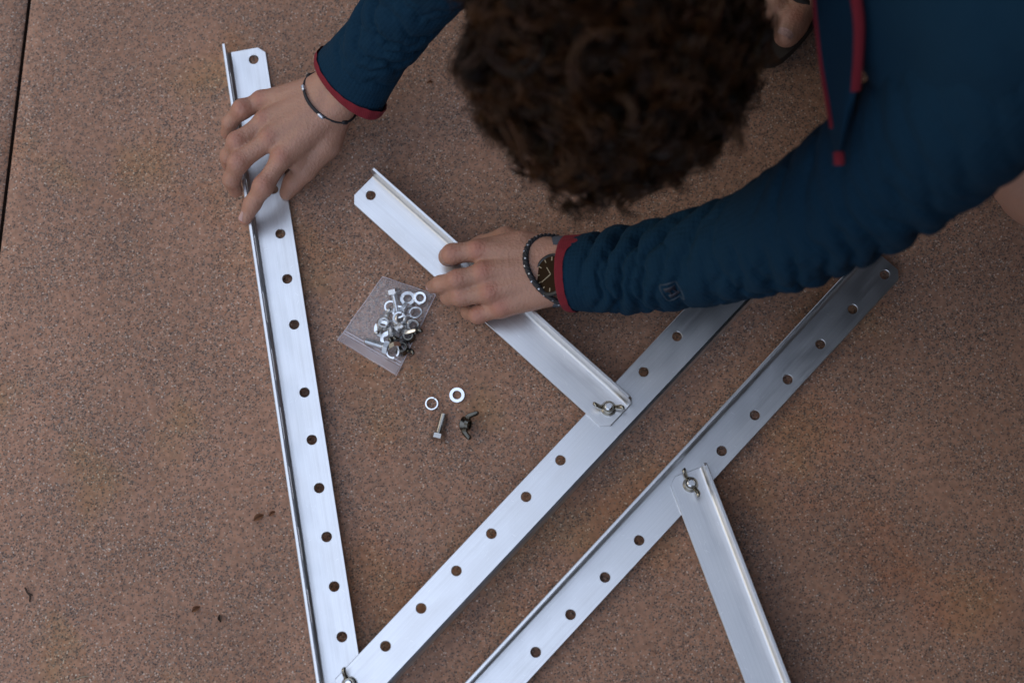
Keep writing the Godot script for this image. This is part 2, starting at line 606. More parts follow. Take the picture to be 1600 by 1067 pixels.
func ring_mesh(ro: float, ri: float, h: float, gap := 0.0) -> ArrayMesh:
	var st := tool()
	var seg := 40
	var e := 0.25
	var prof := [mm(ri + e, 0), mm(ri, e), mm(ri, h - e), mm(ri + e, h), mm(ro - e, h), mm(ro, h - e), mm(ro, e), mm(ro - e, 0), mm(ri + e, 0)]
	prof.reverse()
	if gap == 0.0:
		lathe(st, prof, seg)
	else:   # split spring washer: one turn that climbs a little
		for k in seg - 1:
			var a := gap + (TAU - 2 * gap) * k / (seg - 1)
			var b := gap + (TAU - 2 * gap) * (k + 1) / (seg - 1)
			var ya := 0.0011 * k / (seg - 1)
			var yb := 0.0011 * (k + 1) / (seg - 1)
			for i in prof.size() - 1:
				var p: Vector2 = prof[i]
				var q: Vector2 = prof[i + 1]
				quad(st, Vector3(p.x * cos(a), p.y + ya, p.x * sin(a)), Vector3(p.x * cos(b), p.y + yb, p.x * sin(b)), Vector3(q.x * cos(b), q.y + yb, q.x * sin(b)), Vector3(q.x * cos(a), q.y + ya, q.x * sin(a)), i + 1)
		for k in 2:
			var a := gap if k == 0 else TAU - gap
			var y := 0.0 if k == 0 else 0.0011
			var p := func(r: float, yy: float) -> Vector3: return Vector3(r * 0.001 * cos(a), yy * 0.001 + y, r * 0.001 * sin(a))
			if k == 0: quad(st, p.call(ri, 0.2), p.call(ri, h - 0.2), p.call(ro, h - 0.2), p.call(ro, 0.2))
			else: quad(st, p.call(ri, 0.2), p.call(ro, 0.2), p.call(ro, h - 0.2), p.call(ri, h - 0.2))
	return done(st)

func hex_mesh(flat: float, h: float, hole: float) -> ArrayMesh:
	var st := tool()
	var R := flat / sqrt(3.0)
	var c := flat * 0.5 * 0.96
	var seg := 36
	var edge := []
	var cap := []
	for k in seg:
		var a := TAU * k / seg
		var w := fposmod(a, PI / 3) - PI / 6
		var r := flat * 0.5 / cos(w)
		edge.append(Vector3(cos(a), 0, sin(a)) * r * 0.001)
		cap.append(Vector3(cos(a), 0, sin(a)) * minf(r, c) * 0.001)
	var drop := 0.45
	for k in seg:
		var j := (k + 1) % seg
		var up := Vector3(0, h * 0.001, 0)
		var lowk: float = h - drop * (edge[k].length() * 1000.0 - c) / maxf(R - c, 0.01) - 0.15
		var lowj: float = h - drop * (edge[j].length() * 1000.0 - c) / maxf(R - c, 0.01) - 0.15
		var ek: Vector3 = edge[k] + Vector3(0, lowk * 0.001, 0)
		var ej: Vector3 = edge[j] + Vector3(0, lowj * 0.001, 0)
		quad(st, ek, edge[k], edge[j], ej)
		quad(st, cap[k] + up, ek, ej, cap[j] + up, 8)
		var a := TAU * k / seg
		var b := TAU * j / seg
		var hk := Vector3(cos(a), 0, sin(a)) * hole * 0.001
		var hj := Vector3(cos(b), 0, sin(b)) * hole * 0.001
		quad(st, hk + up, cap[k] + up, cap[j] + up, hj + up)
		quad(st, hj, edge[j], edge[k], hk)
		if hole > 0.1: quad(st, hj + up, hj, hk, hk + up, 9)
	return done(st)

func thread_mesh(r: float, length: float, taper_top := true) -> ArrayMesh:
	var st := tool()
	var prof := []
	prof.append(mm(0, length))
	prof.append(mm(r - 1.2, length))
	prof.append(mm(r - 0.5, length - 0.6))
	var y := length - 1.0
	while y > 1.0:
		prof.append(mm(r, y))
		prof.append(mm(r - 0.62, y - 0.6))
		y -= 1.2
	prof.append(mm(r - 0.4, 0))
	lathe(st, prof, 24)
	return done(st)

var fast := {}

func make_bolt(label: String, at: Transform3D, group: String, m: Material, shaft := 20.0) -> Node3D:
	var o := thing("hex_bolt", label, "bolt", at, group)
	if not fast.has("head"): fast.head = hex_mesh(13.0, 5.4, 0.0)
	var key := "thread%d" % int(shaft)
	if not fast.has(key): fast[key] = thread_mesh(4.0, shaft)
	put("threaded_shaft", fast[key], m, o)
	var h := put("hex_head", fast.head, m, o)
	h.position = Vector3(0, -0.0053, 0)
	return o

func make_wing_nut(label: String, at: Transform3D, group: String, m: Material, spread := 1.0) -> Node3D:
	var o := thing("wing_nut", label, "wing nut", at, group)
	var st := tool()
	lathe(st, [mm(4.05, 8.6), mm(5.2, 8.6), mm(5.7, 8.1), mm(6.1, 4.5), mm(7.3, 1.2), mm(7.5, 0.5), mm(7.2, 0.0), mm(4.05, 0.0), mm(4.05, 8.6)], 28)
	put("hub", done(st), m, o)
	for s in 2:
		st = tool()
		var ol := PackedVector2Array([mm(4.6, 1.2), mm(8.5, 1.6), mm(11.0, 3.6), mm(13.6, 7.6), mm(15.6, 11.0), mm(15.9, 12.8), mm(14.8, 14.0), mm(12.8, 14.2), mm(11.0, 13.0), mm(9.0, 9.8), mm(7.4, 7.8), mm(4.6, 7.4)])
		var bend := func(x: float) -> float: return 0.0022 * pow(maxf(x - 0.006, 0.0) / 0.009, 2.0)
		prism(st, ol, 0.0043, 0.0010, bend, Transform3D(Basis(Vector3.UP, PI * s), Vector3.ZERO))
		put("wing", done(st), m, o)
	return o

func make_ring(called: String, label: String, category: String, at: Transform3D, group: String, m: Material, ro: float, ri: float, h: float, gap := 0.0) -> MeshInstance3D:
	var key := "%s%.1f%.1f%.1f" % [called, ro, ri, h]
	if not fast.has(key): fast[key] = ring_mesh(ro, ri, h, gap)
	var o := put(called, fast[key], m)
	o.transform = at
	tag(o, label, category, group)
	return o

func make_nut(label: String, at: Transform3D, group: String, m: Material) -> MeshInstance3D:
	if not fast.has("nut"): fast.nut = hex_mesh(13.0, 6.5, 4.1)
	var o := put("hex_nut", fast.nut, m)
	o.transform = at
	tag(o, label, "nut", group)
	return o

func lay(at: Vector3, yaw := 0.0, tilt := 0.0, about := Vector3.RIGHT) -> Transform3D:
	return Transform3D(Basis(Vector3.UP, yaw) * Basis(about, tilt), at)

# lying bolt: its axis (from head to tip) along a direction
func along(at: Vector3, dir: Vector3, spin := 0.0) -> Transform3D:
	var y := dir.normalized()
	var x := y.cross(Vector3.UP).normalized()
	return Transform3D(Basis(x, y, x.cross(y)) * Basis(Vector3.UP, spin), at)

# ------------------------------------------------------------------ zip bag
func make_bag() -> void:
	var tl := Vector3(-0.1261, 0, -0.5347)
	var tr := Vector3(-0.073, 0, -0.5083)
	var br := Vector3(-0.1231, 0, -0.427)
	var bl := Vector3(-0.18, 0, -0.4719)
	var o := thing("zip_bag", "small clear zip bag holding washers, nuts and bolts, on the paving", "plastic bag", Transform3D(Basis(), (tl + tr + br + bl) / 4.0))
	var c0 := (tl + tr + br + bl) / 4.0
	var w := FastNoiseLite.new()
	w.frequency = 9.0
	w.seed = 12
	w.noise_type = FastNoiseLite.TYPE_SIMPLEX
	var n := 90
	for layer in 2:
		var st := tool()
		var pts := []
		for j in n + 1:
			for i in n + 1:
				var u := float(i) / n
				var v := float(j) / n
				var p := tl.lerp(tr, u).lerp(bl.lerp(br, u), v) - c0
				var edge := minf(minf(u, 1.0 - u) * 1.0, minf(v, maxf(0.83 - v, 0.0)) * 1.4)
				var body := smoothstep(0.0, 0.20, edge)
				var heap := exp(-(pow((u - 0.62) / 0.36, 2.0) + pow((v - 0.40) / 0.36, 2.0)))
				# creases: sharp ridged folds, mostly along the sides and fanning out of the zip
				var q := Vector2(u * 1.0 + 0.35 * v, v * 0.45 - 0.15 * u)
				var crease := pow(1.0 - absf(w.get_noise_2d(q.x * 0.55, q.y * 0.7)), 6.0)
				var crinkle := 1.0 - absf(w.get_noise_2d(u * 1.3 + 5.0, v * 1.3))
				var h := 0.0012 + body * (0.0045 + 0.0105 * heap) + 0.0052 * crease * smoothstep(0.0, 0.06, edge) + 0.0016 * crinkle * smoothstep(0.0, 0.04, edge) + 0.0026 * pow(1.0 - absf(w.get_noise_2d(u * 2.3 + 30.0, v * 2.3 + 0.8 * u)), 5.0) * smoothstep(0.0, 0.05, edge)
				# long fold near the left edge
				h += 0.006 * exp(-pow((u - 0.13 - 0.03 * sin(v * 9.0)) / 0.022, 2.0)) * smoothstep(0.03, 0.12, v) * (1.0 - smoothstep(0.35, 0.5, v))
				var lip := smoothstep(0.87, 1.0, v)
				h += lip * (0.002 + 0.004 * exp(-pow(u / 0.13, 2.0)) + 0.0016 * sin(u * 7.0 + 1.0))
				if layer == 1: h = 0.0006 + 0.4 * lip * 0.004 + 0.0004 * crinkle * body
				p.y = h
				pts.append(p)
		for j in n:
			for i in n:
				var a := j * (n + 1) + i
				quad(st, pts[a], pts[a + 1], pts[a + n + 2], pts[a + n + 1], 1)
		put("film_top" if layer == 0 else "film_bottom", done(st), M.film, o)
	for k in 2:
		var st := tool()
		var pts := []
		for i in 14:
			var u := 0.015 + 0.97 * i / 13.0
			var p := tl.lerp(tr, u).lerp(bl.lerp(br, u), 0.845 + 0.035 * k) - c0
			p.y = 0.0025 + 0.0007 * sin(u * 8.0)
			pts.append(p)
		var r := []
		for i in 14: r.append(0.00085)
		tube(st, pts, r, 8, 2)
		put("zip_ridge", done(st), M.zip, o)
	for e in [[tl, bl], [tr, br], [tl, tr]]:
		var sm := tool()
		var row := []
		for i in 9:
			var p: Vector3 = (e[0] as Vector3).lerp(e[1], i / 8.0) - c0
			p.y = 0.0016 + 0.0008 * sin(i * 1.7)
			row.append(p)
		tube(sm, row, row.map(func(_p): return 0.0006), 6, 3)
		put("seam", done(sm), M.zip, o)
	var st := tool()
	var lipn := 24
	for i in lipn:
		var row := []
		for e in [[i, 0.90], [i + 1, 0.90], [i + 1, 0.998], [i, 0.998]]:
			var u: float = 0.004 + 0.992 * e[0] / lipn
			var p := tl.lerp(tr, u).lerp(bl.lerp(br, u), e[1]) - c0
			p.y = 0.0052 + (e[1] - 0.9) * 0.02 + 0.004 * exp(-pow(u / 0.13, 2.0)) * (e[1] - 0.9) * 10.0
			row.append(p)
		quad(st, row[0], row[1], row[2], row[3], 1)
	put("lip", done(st), M.zip, o)

func bag_contents() -> void:
	var g := "washers in the zip bag"
	var Y := Vector3.UP
	# spring rings
	make_ring("spring_washer", "bright ring in the bag below the bolt with the white hex head", "washer", lay(Vector3(-0.1211, 0.007, -0.4996), 0.4, 0.15), g, M.zinc, 6.6, 4.5, 1.6, 0.06)
	make_ring("spring_washer", "bright ring in the bag, lower one of the left pair", "washer", lay(Vector3(-0.1223, 0.006, -0.4896), 2.0, 0.25), g, M.zinc, 6.6, 4.5, 1.6, 0.06)
	make_ring("spring_washer", "bright ring in the bag, upper one of two overlapping rings", "washer", lay(Vector3(-0.1128, 0.0068, -0.4931), 3.0, -0.18), g, M.zinc, 6.8, 4.6, 1.6, 0.06)
	make_ring("spring_washer", "bright ring in the bag, lower one of two overlapping rings", "washer", lay(Vector3(-0.1131, 0.0105, -0.4852), 1.0, 0.12), g, M.zinc, 7.0, 4.7, 1.6, 0.06)
	make_ring("spring_washer", "bright ring in the bag at its right side, below the large nut", "washer", lay(Vector3(-0.0955, 0.0095, -0.4888), 4.0, 0.3, Vector3(1, 0, 1).normalized()), g, M.zinc, 7.2, 5.2, 1.6, 0.06)
	make_ring("spring_washer", "tilted bright ring in the bag nearest to its zip", "washer", lay(Vector3(-0.1231, 0.0085, -0.4509), -1.2, 0.16), g, M.zinc, 7.4, 5.2, 1.6, 0.25)
	# flat washers and nuts
	make_ring("washer", "wide flat washer in the bag under the dark wing nut", "washer", lay(Vector3(-0.1318, 0.004, -0.4779), 0.0, 0.12), g, M.zinc, 9.0, 5.2, 1.6)
	make_ring("washer", "wide flat washer in the bag between the hex bolt and the nut", "washer", lay(Vector3(-0.1023, 0.0055, -0.5063), 0.0, -0.16), g, M.zinc, 8.2, 4.4, 1.6)
	make_ring("washer", "flat washer in the bag tilted on the loose clutter of its middle", "washer", lay(Vector3(-0.1274, 0.003, -0.4666), 0.0, 0.1), g, M.zinc, 8.2, 4.4, 1.6)
	make_ring("washer", "flat washer in the bag standing against the right seam", "washer", lay(Vector3(-0.1046, 0.007, -0.4833), 0.9, 1.1), g, M.zinc, 7.6, 4.4, 1.6)
	make_nut("large bright nut in the bag at its upper right corner", lay(Vector3(-0.0897, 0.004, -0.5058), 0.3, 0.2), "nuts in the zip bag", M.zinc)
	make_nut("bright nut in the bag tucked below the wide washer", lay(Vector3(-0.1058, 0.004, -0.4968), 0.7, 0.9), "nuts in the zip bag", M.zinc)
	make_nut("dark nut in the bag beside the right seam", lay(Vector3(-0.1001, 0.0055, -0.479), 0.2, 0.5), "nuts in the zip bag", M.steel)
	# bolts
	var b := Vector3(-0.1161, 0.0085, -0.5114)
	make_bolt("bolt in the bag with a white gleaming hex head, near the top edge", along(b, Vector3(-0.1144, 0.0055, -0.4926) - b, 0.2), "bolts in the zip bag", M.zinc)
	b = Vector3(-0.1315, 0.0078, -0.4577)
	make_bolt("bolt in the bag pointing left above the zip", along(b, Vector3(-0.1466, 0.0052, -0.4654) - b, 0.3), "bolts in the zip bag", M.zinc, 22.0)
	b = Vector3(-0.1209, 0.01, -0.4582)
	make_bolt("bolt in the bag standing head down between the open ring and the wing nuts", along(b, Vector3(-0.1228, 0.006, -0.4756) - b, 0.5), "bolts in the zip bag", M.steel, 20.0)
	# wing nuts
	var wg := "wing nuts in the zip bag"
	make_wing_nut("dark wing nut in the bag lying on the wide washer", lay(Vector3(-0.1302, 0.0055, -0.4828), 1.1, 0.1), wg, M.steel)
	make_wing_nut("blackish wing nut in the bag at the right seam", lay(Vector3(-0.106, 0.003, -0.4666), 0.3, 0.05), wg, M.dark_steel)
	make_wing_nut("grey wing nut in the bag in the middle of the heap", lay(Vector3(-0.1155, 0.009, -0.4725), 2.3, 1.3), wg, M.steel)
	make_wing_nut("blackish wing nut in the bag beside the open ring", lay(Vector3(-0.114, 0.003, -0.4539), 2.6, 0.1), wg, M.dark_steel)

# ------------------------------------------------------------------ setting
func paving() -> void:
	var ground := Node3D.new()
	ground.name = "pavement"
	ground.set_meta("kind", "structure")
	add_child(ground, true)
	var st := tool()
	quad(st, Vector3(-40, -0.055, -40), Vector3(40, -0.055, -40), Vector3(40, -0.055, 40), Vector3(-40, -0.055, 40))
	var g := put("ground", done(st), M.soil)
	g.set_meta("kind", "structure")
	# slabs with a straight open joint
	var a := Vector3(-0.4803, 0, -0.8981)
	var b := Vector3(-0.5234, 0, -0.643)
	var dir := (b - a).normalized()
	var side := Vector3(-dir.z, 0, dir.x)
	if side.x < 0: side = -side
	var gap := 0.0038
	var w := 1.9
	var kinds := {}
	for ix in [-1, 0, 1]:
		for iz in [-1, 0, 1]:
			var main: bool = iz == 0 and ix < 1
			var org: Vector3 = a + side * (ix * w + gap * 0.5) + dir * ((iz * w) - 0.62)
			var key := "near" if main else "plain"
			var mesh: ArrayMesh
			if main or not kinds.has(key):
				mesh = slab_mesh(w - gap, org, side, dir, 110 if main else 12)
				kinds[key] = mesh
			else: mesh = kinds[key]
			var s := put("slab", mesh, M.paving, ground)
			s.transform = Transform3D(Basis(side, Vector3.UP, dir), org) if side.cross(Vector3.UP).dot(dir) > 0 else Transform3D(Basis(side, Vector3.UP, side.cross(Vector3.UP)), org)
	st = tool()
	var c := a - dir * 2.6 - side * 2.0
	box(st, c + (side + dir) * 3.0 + Vector3(0, -0.028, 0), Vector3(7, 0.02, 7), Basis(side, Vector3.UP, dir))
	put("joint_filler", done(st), M.joint, ground)

func slab_mesh(w: float, org: Vector3, side: Vector3, dir: Vector3, n: int) -> ArrayMesh:
	var st := tool()
	var bev := 0.0018
	var steps := [0.0, bev]
	for i in range(1, n): steps.append(bev + (w - 2 * bev) * i / n)
	steps.append(w - bev)
	steps.append(w)
	var m := steps.size()
	var v := PackedVector3Array()
	var col := PackedColorArray()
	var warp := FastNoiseLite.new()
	warp.frequency = 0.8
	warp.seed = 8
	for j in m:
		for i in m:
			var p := Vector3(steps[i], 0, steps[j])
			var rim := minf(minf(steps[i], w - steps[i]), minf(steps[j], w - steps[j]))
			if rim < bev * 0.5: p.y = -bev
			var at: Vector3 = org + side * steps[i] + dir * steps[j]
			var k := patch_noise.get_noise_2d(at.x * 100.0, at.z * 100.0)
			var k2 := patch_noise.get_noise_2d(at.x * 40.0 + 300.0, at.z * 40.0 + 90.0)
			var k3 := patch_noise.get_noise_2d(at.x * 260.0 + 900.0, at.z * 260.0)
			var o := smoothstep(0.12, 0.5, k)          # ochre blotches
			var t := 1.0 + 0.20 * k2 + 0.10 * k3
			col.append(Color(t * (1.0 + 0.21 * o), t * (1.0 - 0.06 * o), t * (1.0 - 0.22 * o)))
			v.append(p)
	for j in m - 1:
		for i in m - 1:
			var q := [j * m + i, j * m + i + 1, (j + 1) * m + i + 1, (j + 1) * m + i]
			for e in [0, 1, 2, 0, 2, 3]:
				st.set_smooth_group(1)
				st.set_color(col[q[e]])
				st.set_uv(Vector2(v[q[e]].x, v[q[e]].z))
				st.add_vertex(v[q[e]])
	var ring := [Vector3(0, -bev, 0), Vector3(w, -bev, 0), Vector3(w, -bev, w), Vector3(0, -bev, w)]
	for i in 4:
		var p: Vector3 = ring[i]
		var q: Vector3 = ring[(i + 1) % 4]
		var d := Vector3(0, -0.04, 0)
		for e in [p, p + d, q + d, p, q + d, q]:
			st.set_smooth_group(-1)
			st.set_color(Color(0.3, 0.3, 0.3))
			st.set_uv(Vector2(e.x + e.z, e.y))
			st.add_vertex(e)
	return done(st)

# dry leaf scrap: a small curled blade with a pointed outline
func leaf_scrap(label: String, at: Vector3, yaw: float, len: float, m: Material) -> void:
	var st := tool()
	var n := 8
	for i in n:
		var a := float(i) / n
		var b := float(i + 1) / n
		for s in [-1.0, 1.0]:
			var row := []
			for t in [a, b]:
				var wdt := len * 0.28 * pow(sin(PI * clampf(t, 0.02, 0.98)), 0.8)
				row.append(Vector3((t - 0.5) * len, 0.0015 + 0.002 * sin(t * 4.0), 0))
				row.append(Vector3((t - 0.5) * len, 0.0015 + 0.002 * sin(t * 4.0) + wdt * 0.5, s * wdt))
			quad(st, row[0], row[2], row[3], row[1], 1)
	var o := put("leaf_scrap", done(st), m)
	o.transform = Transform3D(Basis(Vector3.UP, yaw), at)
	tag(o, label, "leaf", "dry leaf scraps on the paving")

func debris() -> void:
	leaf_scrap("reddish brown leaf scrap just left of the long bar", Vector3(-0.2632, 0, -0.3003), 0.6, 0.008, M.dead_leaf)
	leaf_scrap("thin brown leaf scrap lying left of the reddish scrap", Vector3(-0.2771, 0, -0.2981), 0.45, 0.012, M.dead_leaf)
	leaf_scrap("curled ochre leaf scrap low on the open paving", Vector3(-0.3476, 0, -0.2137), 0.5, 0.010, M.dead_leaf)
	leaf_scrap("small dark leaf scrap beside the ochre one", Vector3(-0.324, 0, -0.2018), 1.7, 0.008, M.twig)
	leaf_scrap("tiny brown leaf scrap below the sleeve of the outstretched arm", Vector3(-0.0536, 0, -0.7438), 0.2, 0.007, M.dead_leaf)
	var st := tool()
	tube(st, [Vector3(-0.5185, 0.001, -0.2564), Vector3(-0.5159, 0.002, -0.2508), Vector3(-0.5138, 0.001, -0.2474), Vector3(-0.5147, 0.001, -0.2417)], [0.0008, 0.001, 0.0009, 0.0006], 6, 3)
	tube(st, [Vector3(-0.5159, 0.002, -0.2508), Vector3(-0.5124, 0.001, -0.2485), Vector3(-0.5112, 0.001, -0.2477)], [0.0008, 0.0008, 0.0005], 6, 3, Vector3.UP, 5)
	tag(put("twig", done(st), M.twig), "tiny forked dark twig on the bare paving", "twig")
	st = tool()
	tube(st, [Vector3(-0.4755, 0.001, -0.1584), Vector3(-0.4668, 0.002, -0.1605), Vector3(-0.4593, 0.001, -0.1609)], [0.0005, 0.0006, 0.0004], 6, 3)
	tag(put("straw", done(st), M.marker), "thin pale straw at the lower edge of the paving", "straw")

func frame_bars() -> void:
	var holes := []
	for i in 7: holes.append(i * 0.0505)
	for i in 7: holes.append(6 * 0.0505 + 0.0735 + i * 0.0505)
	var L := 12 * 0.0505 + 0.0735 + 2 * 0.0135
	var slots := []
	for i in 10: slots.append(0.045 + i * 0.0625)
	var g := "long punched angle bars"
	angle_bar("long aluminium angle bar held by the outstretched hand, flange up on its left", Vector3(-0.2401, 0.0032, -0.7946), Vector3(-0.2024, 0.02, -0.1707), 0.0, L, 0.0135, 0.0140, 0.0288, holes, 0.027, false, slots, g)
	angle_bar("long aluminium angle bar with its flange turned down, crossing under the held brace", Vector3(-0.1984, 0.0262, -0.1198), Vector3(0.2011, 0.0262, -0.4545), 0.0, L, 0.0135, 0.0140, 0.0288, holes, 0.0258, true, [], g)
	angle_bar("long aluminium angle bar lying alone on its bolt heads, flange up along its upper edge", Vector3(0.3909, 0.0095, -0.4687), Vector3(-0.0142, 0.0095, -0.1298), 0.0, L, 0.0135, 0.0140, 0.0288, holes, 0.027, false, [], g)
	var BL := 0.3392
	g = "short brace bars"
	angle_bar("short aluminium brace under the watch hand, wing nut at its lower end", Vector3(0.0883, 0.03, -0.3599), Vector3(-0.128, 0.0165, -0.6195), 0.0, BL + 0.027, 0.0135, 0.0190, 0.0205, [0.0, BL], 0.026, false, [], g)
	var far_end := Vector3(0.1605, 0.0135, -0.2756) + (Vector3(0.2306, 0.0095, 0.0357) - Vector3(0.1605, 0.0135, -0.2756)).normalized() * BL
	angle_bar("short aluminium brace running out of the lower edge, wing nut at its upper end", far_end, Vector3(0.1605, 0.013, -0.2757), 0.0, BL + 0.027, 0.0135, 0.0190, 0.0205, [0.0, BL], 0.026, false, [], g)

func fasteners() -> void:
	var g := "wing nuts tightened on the bars"
	var gw := "washers under the wing nuts"
	var gb := "bolts through the bars"
	var p := Vector3(0.0883, 0.0304, -0.3598)
	make_ring("washer", "steel washer under the wing nut of the held brace", "washer", Transform3D(Basis(), p), gw, M.steel, 8.0, 4.3, 1.5)
	make_wing_nut("wing nut clamping the held brace to the bar beneath", lay(p + Vector3(0, 0.0016, 0), -0.12), g, M.brass_steel)
	make_bolt("bolt end in the wing nut of the held brace", Transform3D(Basis(), p + Vector3(0, -0.0108, 0)), gb, M.zinc, 24.0)
	p = Vector3(0.1605, 0.0134, -0.2756)
	make_ring("washer", "steel washer under the wing nut of the brace at the lower edge", "washer", Transform3D(Basis(), p), gw, M.steel, 8.0, 4.3, 1.5)
	make_wing_nut("wing nut clamping the brace that runs out of the lower edge", lay(p + Vector3(0, 0.0016, 0), -1.05), g, M.brass_steel)
	make_bolt("bolt end in the wing nut of the brace at the lower edge", Transform3D(Basis(), p + Vector3(0, -0.0078, 0)), gb, M.zinc, 21.0)
	p = Vector3(-0.1983, 0.0266, -0.1198)
	make_ring("washer", "steel washer where two long bars meet at the lower edge", "washer", Transform3D(Basis(), p), gw, M.steel, 8.0, 4.3, 1.5)
	make_wing_nut("wing nut where two long bars meet at the lower edge", lay(p + Vector3(0, 0.0016, 0), 1.9), g, M.brass_steel)
	make_bolt("bolt end where two long bars meet at the lower edge", Transform3D(Basis(), p + Vector3(0, -0.0080, 0)), gb, M.zinc, 22.0)
	# loose on the paving
	make_ring("spring_washer", "narrow steel ring lying loose on the paving above the bolt", "washer", lay(Vector3(-0.0897, 0.0006, -0.3934), 1.0), "", M.zinc, 6.9, 5.1, 1.6, 0.05)
	make_ring("washer", "broad flat washer lying loose on the paving above the wing nut", "washer", lay(Vector3(-0.0629, 0.0006, -0.3992)), "", M.zinc, 8.0, 4.4, 1.6)
	var b := Vector3(-0.0863, 0.0064, -0.3595)
	make_bolt("loose hex bolt lying on the paving below the narrow ring", along(b, Vector3(-0.0798, 0.0044, -0.3769) - b, 0.0), "", M.steel, 23.0)
	var y := Vector3(0.88, 0.28, 0.34).normalized()
	var x := Vector3(0.34, 0.0, -0.88)
	x = (x - y * x.dot(y)).normalized()
	make_wing_nut("loose dark wing nut tipped on its side beside the bolt", Transform3D(Basis(x, y, x.cross(y)), Vector3(-0.0607, 0.0072, -0.3679)), "", M.dark_steel)

# the house side: a wall to the right and a roof that reaches over the crouching person
func carport() -> void:
	var turn := Basis(Vector3.UP, 0.26)
	var st := tool()
	box(st, turn * Vector3(2.2, 1.055, -0.8), Vector3(0.18, 2.11, 7.0), turn)
	put("wall", done(st), M.house_paint).set_meta("kind", "structure")
	st = tool()
	box(st, turn * Vector3(0.90, 1.055, 1.25), Vector3(2.4, 2.11, 0.16), turn)
	put("wall", done(st), M.house_paint).set_meta("kind", "structure")
	st = tool()
	box(st, turn * Vector3(1.40, 2.18, -0.8), Vector3(2.10, 0.12, 7.4), turn)
	put("roof", done(st), M.roof_paint).set_meta("kind", "structure")

# ------------------------------------------------------------------ the person
var knuckles := []

func skin_colour(p: Vector3) -> Color:
	var base := Color(0.365, 0.190, 0.128)
	var k := skin_noise.get_noise_3d(p.x * 130.0, p.y * 130.0, p.z * 130.0)
	var f := skin_noise.get_noise_3d(p.x * 500.0 + 40.0, p.y * 500.0, p.z * 500.0)
	base = base * (1.0 + 0.09 * k + 0.08 * f)
	var red := 0.0
	for q in knuckles:
		var d: float = (p - q[0]).length() / q[1]
		if d < 2.0: red = maxf(red, exp(-d * d * 2.0) * q[2])
	base = base.lerp(Color(0.36, 0.112, 0.078), clampf(red + 0.12 * k, 0.0, 1.0))
	base.a = 1.0
	return base

# fingernail: a curved plate on the back of a fingertip
func nail(st: SurfaceTool, at: Vector3, dir: Vector3, up: Vector3, w: float, l: float, r: float) -> void:
	var x := dir.normalized()
	var y := (up - x * up.dot(x)).normalized()
	var z := x.cross(y)
	var n := 8
	var pts := []
	for j in n + 1:
		for i in n + 1:
			var u := float(i) / n * 2.0 - 1.0
			var v := float(j) / n
			var round_off := 1.0 - 0.22 * u * u * (1.0 if v > 0.5 else 0.7)
			var a := u * w / r
			var rr := r + 0.0003 - 0.0004 * (1.0 - smoothstep(0.0, 0.2, v)) - 0.0006 * pow(absf(u), 6.0)
			pts.append(at + x * (v - 0.5) * l * round_off + y * (rr * cos(a) - r) + z * rr * sin(a))
	for j in n:
		for i in n:
			var q := [j * (n + 1) + i, j * (n + 1) + i + 1, (j + 1) * (n + 1) + i + 1, (j + 1) * (n + 1) + i]
			for e in [0, 1, 2, 0, 2, 3]:
				st.set_smooth_group(2)
				st.set_color(Color(0.50, 0.29, 0.25))
				st.add_vertex(pts[q[e]])

func chain(pts: Array, rad: Array) -> Array:
	var out := []
	for i in pts.size() - 1:
		out.append([pts[i], pts[i + 1], rad[i], rad[i + 1]])
	return out

